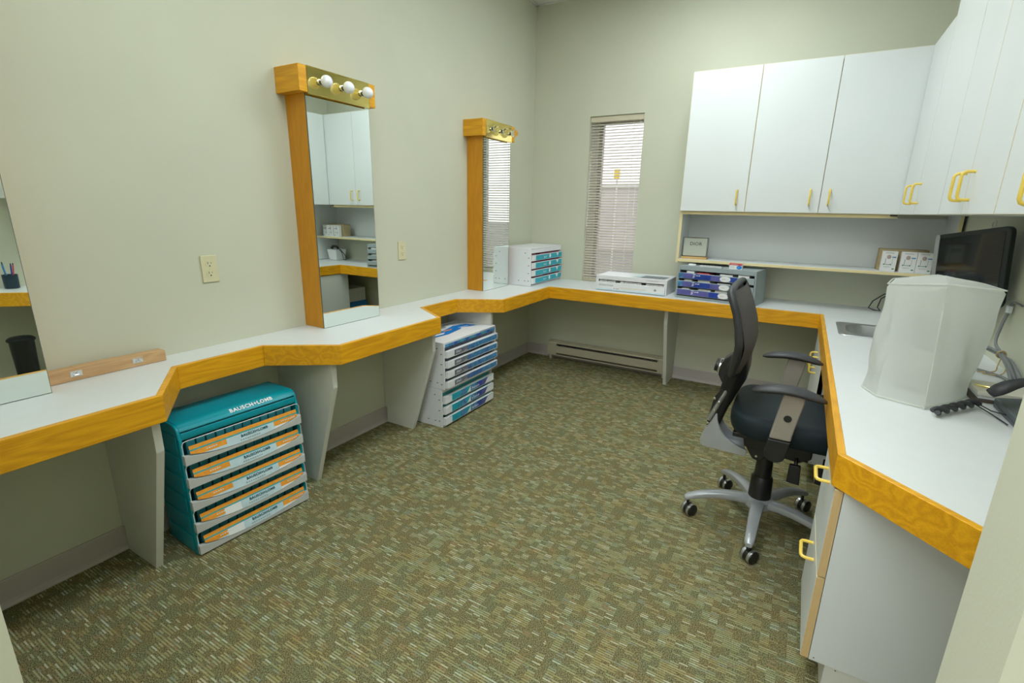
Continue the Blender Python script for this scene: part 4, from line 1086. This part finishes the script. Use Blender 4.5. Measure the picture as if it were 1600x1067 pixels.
# arms
for s_ in (-1, 1):
    y0 = s_*0.262
    def pad(u, v):
        a = 2*PI*u; x = -0.080+0.240*v
        e = max(0.0, 1-abs(2*v-1)**3.2); wd = 0.012+0.028*e**0.6; tk = 0.004+0.0115*e**0.7
        zc = 0.705+0.024*math.sin(PI*(v*0.92+0.04))-0.002*v
        return (x, y0+wd*math.cos(a), zc+tk*math.sin(a))
    g = MB().grid(pad, 16, 17, wrap=True)
    g.f.append([len(g.v)-17*16+k for k in range(16)]); g.m.append(0); g.s.append(False)
    g.f.append([len(g.v)-16+k for k in range(16)]); g.m.append(0); g.s.append(False)
    g.build('arm_pad', 'arm_pad', ch, sharp=80)
    pr_ = [(0.025, 0.712), (0.094, 0.712), (0.094, 0.690), (0.074, 0.560), (0.072, 0.535), (0.000, 0.535), (0.002, 0.55)]
    p = MB().prism(pr_, y0-0.013, y0+0.013, 'y').build('arm_post', 'post', ch, 0.006, 3)
    g = MB().lathe([(0.0135, 0.0), (0.012, 0.003), (0.0, 0.003)], 18, mat=T(0.050, y0+s_*0.0135, 0.623) @ Matrix.Rotation(-s_*PI/2, 4, 'X'))
    g.build('button', 'black', p)
    pr_ = [(-0.003, 0.533), (0.073, 0.533), (0.064, 0.475)] + [(0.028+0.034*math.cos(a), 0.470-0.028*math.sin(a)) for a in [PI*k/8 for k in range(1, 8)]] + [(-0.008, 0.475)]
    MB().prism(pr_, y0-0.015, y0+0.015, 'y').build('arm_socket', 'black', ch, 0.004)
    box('arm_bar', 0.005, 0.055, min(s_*0.15, y0-s_*0.01), max(s_*0.15, y0-s_*0.01), 0.462, 0.480, 'black', ch)
# back: swept side view, frame rim round a mesh panel
rear = [(1.975, 0.690), (1.990, 0.755), (1.999, 0.817), (2.002, 0.853), (1.993, 0.920), (1.978, 0.980), (1.961, 1.022), (1.950, 1.045), (1.945, 1.060)]
def spine_x(z):
    P = sorted([(z_, x_) for x_, z_ in rear])
    if z <= P[0][0]: return P[0][1]-CH.x
    for i in range(len(P)-1):
        if P[i][0] <= z <= P[i+1][0]:
            f = (z-P[i][0])/(P[i+1][0]-P[i][0]); f = f*f*(3-2*f) if False else f
            return P[i][1]+(P[i+1][1]-P[i][1])*f-CH.x
    return P[-1][1]-CH.x
ZL, ZH = 0.715, 1.058
def half_w(z):
    t = (z-ZL)/(ZH-ZL)
    w1 = 0.135+0.095*min(1, t/0.42)**0.75
    if t > 0.86: w1 *= math.sqrt(max(0.0, 1-((t-0.86)/0.14)**2*0.22))
    return w1
def wrap_x(y, z, d):
    t = (z-ZL)/(ZH-ZL)
    return spine_x(z)+d+0.30*0.0*y
rim = []
nz = 14
for i in range(nz+1): z = ZL+(ZH-0.012-ZL)*i/nz; rim.append((-half_w(z), z))
for i in range(1, 10): q = i/10; z = ZH-0.012+0.012*math.sin(PI*q); rim.append((-half_w(ZH-0.012)*math.cos(PI*q), z))
for i in range(nz, -1, -1): z = ZL+(ZH-0.012-ZL)*i/nz; rim.append((half_w(z), z))
for i in range(1, 7): q = i/7; rim.append((half_w(ZL)*math.cos(PI*q), ZL-0.012*math.sin(PI*q)))
pts = [(wrap_x(y, z, 0.016), y, z) for y, z in rim]
MB().tube(pts, 0.0150, 10, closed=True, flat=(1.15, 1.0)).build('back_frame', 'arm_pad', ch, sharp=80)
def panel(side):
    def f(u, v):
        z = ZL+(ZH-ZL)*v; y = (2*u-1)*(half_w(min(z, ZH-0.012))-0.002)
        bulge = 0.027*(1-abs(2*u-1)**2.6)*(1-0.15*max(0.0, (v-0.8)/0.2)**2)
        lum = 0.008*math.exp(-((z-0.86)/0.10)**2)
        return (spine_x(z) + (0.022+0.008*(1-v)+lum+bulge if side else 0.012+bulge*0.7), y, z)
    return f
g = MB().grid(panel(1), 17, 25).grid(panel(0), 17, 25)
g.build('back_mesh', 'mesh', ch, sharp=80)
# lower spine, widening into the back frame
g = MB(); vs = []; fs = []
sec = [(1.944, 0.440, 0.026, 0.040), (1.962, 0.520, 0.030, 0.045), (1.985, 0.600, 0.036, 0.055), (2.004, 0.665, 0.043, 0.075), (2.012, 0.720, 0.043, 0.105), (2.018, 0.780, 0.034, 0.125), (2.024, 0.840, 0.020, 0.120)]
for x, z, hx, hy in sec:
    for j in range(16):
        q = 2*PI*j/16
        vs.append((x-CH.x+hx*math.copysign(abs(math.cos(q))**0.6, math.cos(q)), hy*math.copysign(abs(math.sin(q))**0.6, math.sin(q)), z))
for i in range(len(sec)-1):
    for j in range(16): fs.append((i*16+j, i*16+(j+1) % 16, (i+1)*16+(j+1) % 16, (i+1)*16+j))
fs += [tuple(range(16))[::-1], tuple((len(sec)-1)*16+j for j in range(16))]
g.add(vs, fs, 0, True).build('back_spine', 'black', ch, sharp=60)
MB().prism(cl([(1.990, 0.775), (1.955, 0.745), (1.938, 0.710), (1.938, 0.672), (1.955, 0.640), (1.990, 0.625)]), -0.034, 0.034, 'y').build('knob_housing', 'black', ch, 0.006)
kb = MB().lathe([(0.033, 0.0), (0.033, 0.008), (0.031, 0.010), (0.0, 0.010)], 24, mat=T(1.944-CH.x, 0, 0.704) @ Matrix.Rotation(math.radians(-80), 4, 'Y')).build('tension_knob', 'chrome', ch)
MB().lathe([(0.029, 0.010), (0.029, 0.022), (0.026, 0.025), (0.0, 0.025)], 20, mat=T(1.944-CH.x, 0, 0.704) @ Matrix.Rotation(math.radians(-80), 4, 'Y')).build('grip', 'black', kb)
# L bracket carrying the back
br = cl([(1.900, 0.372), (1.903, 0.352), (1.916, 0.342), (2.090, 0.338), (2.092, 0.366), (2.060, 0.376), (2.028, 0.390), (2.000, 0.408), (1.978, 0.436), (1.964, 0.470), (1.958, 0.505), (1.952, 0.505), (1.935, 0.465), (1.915, 0.425)])
for s_ in (-1, 1):
    MB().prism(br, s_*0.052-0.007, s_*0.052+0.007, 'y', smooth=False).build('back_bracket', 'silver', ch, 0.003)
box('bracket_web', 1.905-CH.x, 2.08-CH.x, -0.046, 0.046, 0.346, 0.360, 'silver', ch, 0.002)
g = MB().tube([(1.925-CH.x, -0.058, 0.470), (1.950-CH.x, -0.058, 0.535), (1.976-CH.x, -0.052, 0.600), (1.985-CH.x, -0.05, 0.640)], [0.009, 0.010, 0.009, 0.006], 8)
g.build('slide_rail', 'steel', ch)
g = MB()
MB().prism(cl([(1.918, 0.445), (1.940, 0.440), (1.988, 0.628), (1.970, 0.632), (1.936, 0.575)]), -0.056, -0.048, 'y').build('rail_plate', 'black', ch, 0.001)
for x, z in ((1.924, 0.458), (1.944, 0.520), (1.958, 0.560), (1.940, 0.575)):
    g.lathe([(0.006, 0), (0.005, 0.004), (0, 0.005)], 10, mat=T(x-CH.x, -0.064, z) @ Matrix.Rotation(PI/2, 4, 'X'))
g.build('bolt', 'chrome', ch)

# ------------------------------------------------------------------ right counter: covered machine, monitor, phone, cables
cv = thing('dust_cover', 'crumpled frosted plastic dust cover over a machine beside the sink', 'dust cover', (0, 0, H+0.0012))
base = [(2.428, -1.985), (2.462, -2.081), (2.586, -2.131), (2.668, -2.02), (2.735, -1.915), (2.735, -1.76), (2.62, -1.68), (2.47, -1.76)]
top = [(2.470, -1.760, 0.352), (2.500, -1.86, 0.366), (2.578, -2.085, 0.398), (2.690, -1.93, 0.378), (2.795, -1.795, 0.360), (2.775, -1.62, 0.362), (2.640, -1.60, 0.382), (2.495, -1.66, 0.362)]
NS = 72; NR = 30
def ring(P, u):
    n = len(P); f = u*n; i = int(f) % n; t = f-int(f)
    t = t*t*(3-2*t)*0.35 + t*0.65
    return Vector(P[i]).lerp(Vector(P[(i+1) % n]), t)
def cover_pt(u, v):
    if v <= 0.78:
        q = v/0.78
        b2 = ring([(x, y, 0) for x, y in base], u); t2 = ring(top, u)
        p = b2.lerp(t2, q**1.0)
        c_ = Vector((2.605, -1.87, p.z))
        cu_, su_ = math.cos(2*PI*u)*1.6, math.sin(2*PI*u)*1.6
        f = 0.013*math.sin(PI*min(1, q*1.05))*noise.noise(Vector((cu_, su_, q*2.0+1.3))) + 0.011*noise.noise(Vector((cu_*2.6, su_*2.6, q*3.5))) * math.sin(PI*q) - 0.006*abs(noise.noise(Vector((cu_*2, su_*2+q*3, q*2.5+4))))
        d = (p-c_); d.z = 0
        p += d.normalized()*f*0.9
        if q < 0.25: p -= d.normalized()*0.004*math.sin(q/0.25*PI)
        return p
    q = (v-0.78)/0.22
    t2 = ring(top, u); c_ = Vector((2.625, -1.80, 0.400))
    p = t2.lerp(c_, q); p.z += 0.010*math.sin(PI*q)*noise.noise(Vector((p.x*14, p.y*14, 0)))
    return p
o = MB().grid(cover_pt, NS, NR, wrap=True).build('cover_sheet', 'cover', cv, sharp=28)
g = MB(); E1 = []
for (a, b_, c_) in ((2/8, 0.0, 1), (2/8, 0.60, 1)): pass
seam = [cover_pt(2/8+0.0001, v*0.78) + Vector((-0.001, -0.003, 0)) for v in [k/10 for k in range(0, 9)]]
g.tube(seam, 0.0028, 6); seam = [cover_pt(k/24, 0.004) + Vector((0, 0, 0.002)) for k in range(24)]
g.tube(seam, 0.0026, 6, closed=True)
seam = [cover_pt(k/24, 0.78) + Vector((0, 0, 0.001)) for k in range(24)]; g.tube(seam, 0.0024, 6, closed=True)
g.build('seam', 'cover', cv)
mc = thing('desk_instrument', 'grey bench instrument dimly visible inside the frosted dust cover', 'instrument', (2.60, -1.88, H+0.001), math.radians(-35))
MB().box(-0.055, 0.055, -0.06, 0.06, 0, 0.15).build('base', 'tray_grey', mc, 0.02, 3)
MB().box(-0.045, 0.045, -0.04, 0.05, 0.15, 0.27).build('head', 'cab_grey', mc, 0.025, 3)

# monitor
P0, P1 = Vector((2.737, -0.90, 1.253)), Vector((2.897, -1.270, 1.309))
xv = (P1-P0); wid = xv.length; xv.normalize()
nv = Vector((xv.y, -xv.x, 0)).normalized()          # towards the viewer
if nv.x > 0: nv = -nv
yv = nv.cross(xv).normalized(); 
if yv.z < 0: yv = -yv
nv = xv.cross(yv)
mo = thing('monitor', 'dark flat monitor standing behind the dust cover on the right counter', 'monitor', (2.845, -1.075, H+0.001))
org = mo.location
MX = Matrix(((xv.x, yv.x, nv.x, P0.x-org.x), (xv.y, yv.y, nv.y, P0.y-org.y), (xv.z, yv.z, nv.z, P0.z-org.z), (0, 0, 0, 1)))
hgt = 0.335
def placed(g): g.v = [tuple(MX @ Vector(v)) for v in g.v]; return g
def rr(x0, x1, y0, y1, r, n=6):
    out = []
    for cx, cy, a0 in ((x1-r, y1-r, 0), (x0+r, y1-r, PI/2), (x0+r, y0+r, PI), (x1-r, y0+r, 3*PI/2)):
        for k in range(n): a = a0+PI/2*k/(n-1); out.append((cx+r*math.cos(a), cy+r*math.sin(a)))
    return out
placed(MB().prism(rr(-0.006, wid+0.006, -hgt, 0.004, 0.03), -0.020, 0.0)).build('case', 'bezel', mo, 0.003)
placed(MB().prism(rr(0.022, wid-0.020, -hgt+0.03, -0.016, 0.004), 0.0, 0.0012)).build('screen', 'screen', mo)
placed(MB().prism(rr(-0.007, 0.020, -hgt+0.01, 0.003, 0.012), 0.0002, 0.004)).build('side_trim', 'steel', mo, 0.001)
c0 = MX @ Vector((wid/2, -hgt*0.6, -0.03))
g = MB().tube([c0, Vector((c0.x+0.012, c0.y, 0.15)), Vector((0, 0, 0.014))], [0.022, 0.02, 0.02], 12); g.build('neck', 'bezel', mo)
MB().lathe([(0.085, 0.0), (0.085, 0.006), (0.07, 0.013), (0, 0.015)], 28).build('foot', 'bezel', mo)

# white basket with handset in the back corner (seen in the middle mirror) and its cord
bk = thing('desk_device', 'white rounded desktop device with black handset in the back corner, seen in the middle mirror', 'device', (2.765, -0.17, H+0.001))
MB().lathe([(0.075, 0.0), (0.085, 0.006), (0.105, 0.115), (0.100, 0.120), (0.0, 0.118)], 4, mat=Matrix.Rotation(PI/4, 4, 'Z'), smooth=False).build('body', 'tray_white', bk, 0.008, 3)
MB().tube([(-0.05, -0.02, 0.130), (-0.03, -0.02, 0.152), (0.03, -0.02, 0.155), (0.055, -0.02, 0.130)], [0.014, 0.013, 0.013, 0.016], 10).build('handset', 'black', bk)
g = MB().tube([(-0.055, -0.02, 0.13), (-0.10, -0.03, 0.12), (-0.150, -0.02, 0.07), (-0.165, 0.0, 0.02), (-0.13, 0.01, 0.006), (-0.10, 0.0, 0.008), (-0.12, -0.015, 0.03), (-0.11, -0.02, 0.09), (-0.07, -0.02, 0.12)], 0.0035, 8)
g.build('cord', 'black', bk)

# telephone
ph = thing('telephone', 'black desk telephone at the right edge of the photo on the right counter', 'telephone', (2.79, -2.19, H+0.001))
MB().prism([(0.0, 0.012), (0.16, 0.012), (0.16, 0.052), (0.0, 0.030)], 0.005, 0.225, 'y').build('body', 'slate', ph, 0.004)
MB().box(0.0, 0.16, 0.0, 0.22, 0, 0.012).build('stand', 'slate', ph, 0.003)
g = MB()
for i in range(3):
    for j in range(4): g.box(0.05+i*0.022, 0.064+i*0.022, 0.03+j*0.022, 0.044+j*0.022, 0.034+i*0.004, 0.046+i*0.003)
g.build('keypad', 'steel', ph, 0.002)
g = MB(); pp = []
for k in range(13):
    t = k/12; pp.append((-0.045+0.205*t, 0.115+0.035*t, 0.052+0.070*math.sin(PI*min(1, 0.08+t*0.86))))
g.tube(pp, [0.016, 0.021, 0.021, 0.018, 0.015, 0.0135, 0.013, 0.0135, 0.015, 0.018, 0.021, 0.021, 0.016], 12, flat=(0.8, 1.25))
g.build('handset', 'arm_pad', ph, sharp=80)
cd = thing('phone_cord', 'thick twisted black cord lying on the counter in front of the dust cover', 'cord', (2.60, -2.19, H+0.001))
dirc = Vector((0.135, 0.165, 0)); nrm = Vector((-dirc.y, dirc.x, 0)).normalized()
for s_ in (0, PI):
    pp = []
    for k in range(29):
        t = k/28; a = s_+t*5.2*PI
        pp.append(dirc*t + nrm*(0.0075*math.cos(a)) + Vector((0, 0, 0.0165+0.0075*math.sin(a)+0.006*t)))
    MB().tube(pp, 0.0078, 8).build('strand', 'arm_pad', cd)
g = MB().tube([dirc+Vector((0, 0, 0.018)), dirc+Vector((0.03, -0.03, 0.008)), Vector((0.186, 0.09, 0.016))], 0.002, 6)
g.tube([dirc+Vector((-.01, -.01, 0.018)), dirc+Vector((0.03, -0.07, 0.004)), Vector((0.178, 0.03, 0.004))], 0.002, 6)
g.build('lead', 'black', cd)
# flat box with a gilt pen, dark-edged tray under it
o = box('paper_tray', 2.742, 2.93, -1.945, -1.765, H+0.0008, H+0.010, 'dark_brown', None, 0.002); tag(o, 'thin dark-edged tray on the counter between dust cover and telephone', 'tray')
fbx = thing('carton', 'flat cream carton lying on the dark tray behind the telephone', 'box', (2.755, -1.935, H+0.0108))
box('lid', 0, 0.165, 0, 0.15, 0.010, 0.026, 'cream', fbx, 0.002)
box('bottom', 0.004, 0.161, 0.004, 0.146, 0, 0.010, 'tray_white', fbx)
pe = thing('pen', 'gilt ballpoint pen lying on the flat cream carton', 'pen', (2.768, -1.875, H+0.0415), math.radians(-24))
MB().tube([(-0.012, 0, 0), (0.0, 0, 0), (0.045, 0, 0), (0.06, 0, 0)], [0.0015, 0.004, 0.004, 0.0035], 10).build('barrel', 'brass', pe)
MB().tube([(0.06, 0, 0), (0.066, 0, 0)], 0.003, 10).build('cap', 'black', pe)
# cables against the right wall
cb = thing('cable_bundle', 'bundle of grey cables tied with tan string, hanging down the right wall behind the telephone', 'cable', (2.92, -1.47, H+0.001))
def cable(pts, r=0.006): MB().tube(pts, r, 8).build('cable', 'grey_cable', cb)
def spl(P, n=6):
    P = [Vector(p) for p in P]; out = []
    for i in range(len(P)-1):
        p0, p1, p2, p3 = P[max(i-1, 0)], P[i], P[i+1], P[min(i+2, len(P)-1)]
        for k in range(n):
            t = k/n; out.append(0.5*((2*p1)+(p2-p0)*t+(2*p0-5*p1+4*p2-p3)*t*t+(3*p1-p0-3*p2+p3)*t**3))
    return out+[P[-1]]
cable(spl([(0.026, 0.150, 0.225), (0.015, 0.145, 0.17), (0.002, 0.11, 0.10), (0.0, 0.0, 0.078), (0.010, -0.07, 0.05), (0.020, -0.13, 0.008)]))
cable(spl([(-0.045, 0.075, 0.092), (-0.01, 0.01, 0.080), (0.005, -0.06, 0.045), (0.005, -0.14, 0.008)]))
cable(spl([(-0.038, 0.075, 0.082), (0.0, 0.0, 0.070), (0.018, -0.05, 0.062), (0.026, -0.12, 0.03), (0.024, -0.17, 0.008)]))
cable(spl([(-0.12, 0.03, 0.007), (-0.06, -0.02, 0.007), (-0.01, -0.09, 0.007), (0.0, -0.15, 0.007)]), 0.005)
MB().box(0.018, 0.034, 0.138, 0.164, 0.222, 0.252).build('connector', 'tray_white', cb, 0.003)
MB().tube(spl([(0.026, 0.15, 0.252), (0.030, 0.14, 0.268), (0.032, 0.10, 0.270), (0.033, 0.05, 0.268)]), 0.0045, 8).build('cable', 'grey_cable', cb)
g = MB().tube([(0.0+0.014*math.cos(a), 0.005+0.004*math.sin(2*a), 0.074+0.014*math.sin(a)) for a in [2*PI*k/12 for k in range(12)]], 0.0035, 6, closed=True)
g.tube(spl([(0.0, 0.0, 0.064), (-0.012, -0.03, 0.035), (-0.02, -0.04, 0.012), (-0.07, -0.045, 0.004)]), 0.0025, 6)
g.tube(spl([(0.004, 0.0, 0.064), (0.008, -0.05, 0.035), (-0.01, -0.075, 0.010), (-0.06, -0.065, 0.004)]), 0.0025, 6)
g.build('string', 'twine', cb)
hk = thing('wall_hook', 'small cream wire hook on the right wall under the cabinets, above the monitor', 'hook', (W-0.001, -0.80, 1.312))
g = MB().tube([(-0.003, 0.030*math.cos(a), 0.016*math.sin(a)) for a in [2*PI*k/16 for k in range(16)]], 0.002, 6, closed=True)
g.tube(spl([(-0.003, 0.02, -0.012), (-0.012, 0.0, -0.024), (-0.003, -0.02, -0.012)]), 0.002, 6)
g.build('wire', 'cream', hk)

# ------------------------------------------------------------------ things seen only in the mirrors
cp = thing('pen_cup', 'dark pen cup with coloured pens on the right counter, seen in the nearest mirror', 'pen cup', (2.875, -2.868, H+0.001))
MB().lathe([(0.036, 0.0), (0.040, 0.003), (0.042, 0.095), (0.039, 0.095), (0.036, 0.006), (0.0, 0.006)], 20).build('cup', 'navy_cup', cp)
for k, (x, y, h_, m_) in enumerate(((-0.018, 0.015, 0.155, 'red_print'), (0.012, 0.015, 0.150, 'blue'), (0.02, -0.012, 0.145, 'bright_blue'), (-0.008, -0.018, 0.165, 'sky_print'))):
    pn = thing('pen', '%s pen standing in the dark pen cup' % ('red', 'navy', 'bright blue', 'pale blue')[k], 'pen', (2.875+x*0.6, -2.868+y*0.6, H+0.0085))
    MB().tube([(0, 0, 0), (x*0.9, y*0.9, h_)], 0.0045, 8).build('barrel', m_, pn)
    MB().tube([(x*0.9, y*0.9, h_), (x*0.95, y*0.95, h_+0.012)], 0.003, 8).build('clicker', 'black', pn)
bn = thing('waste_bin', 'black swing-top waste bin under the clipped counter corner, seen in the nearest mirror', 'bin', (2.70, -2.935, 0.001))
MB().lathe([(0.052, 0.0), (0.055, 0.01), (0.066, 0.39), (0.068, 0.40), (0.0, 0.40)], 24).build('bucket', 'bin', bn)
MB().lathe([(0.076, 0.40), (0.076, 0.412), (0.06, 0.425), (0.0, 0.43)], 24).build('lid', 'bin', bn)
for k, (z, h_, m_, lb) in enumerate(((0.001, 0.16, 'brown_card', 'brown carton on the floor in the corner beside the sink cabinet'), (0.162, 0.13, 'bright_blue', 'blue carton stacked in the corner beside the sink cabinet'), (0.293, 0.15, 'carton_white', 'white carton on top of the stack in the corner beside the sink cabinet'))):
    o = box('carton', 2.42+0.02*k, 2.68, -0.33, -0.06, z, z+h_, m_, None, 0.002); tag(o, lb, 'box')

# repeats carry a shared group phrase
GR = {'vanity_mirror': 'vanity mirrors on the left wall', 'wall_outlet': 'outlets on the left wall', 'wall_cabinet': 'white wall cabinets', 'base_cabinet': 'white base cabinets',
      'lens_cabinet': 'contact lens drawer cabinets', 'ceiling_light': 'ceiling light panels', 'wall_counter': 'counters along the walls', 'pen': 'pens'}
for o in list(bpy.data.objects):
    if o.parent is None and 'label' in o and 'group' not in o:
        k = o.name.split('.')[0]
        if k in GR: o['group'] = GR[k]
        elif k == 'lens_carton' and 'printed cartons' in o['label']: o['group'] = 'printed cartons on the shelf'
        elif k == 'carton' and 'corner' in o['label']: o['group'] = 'cartons stacked in the corner'
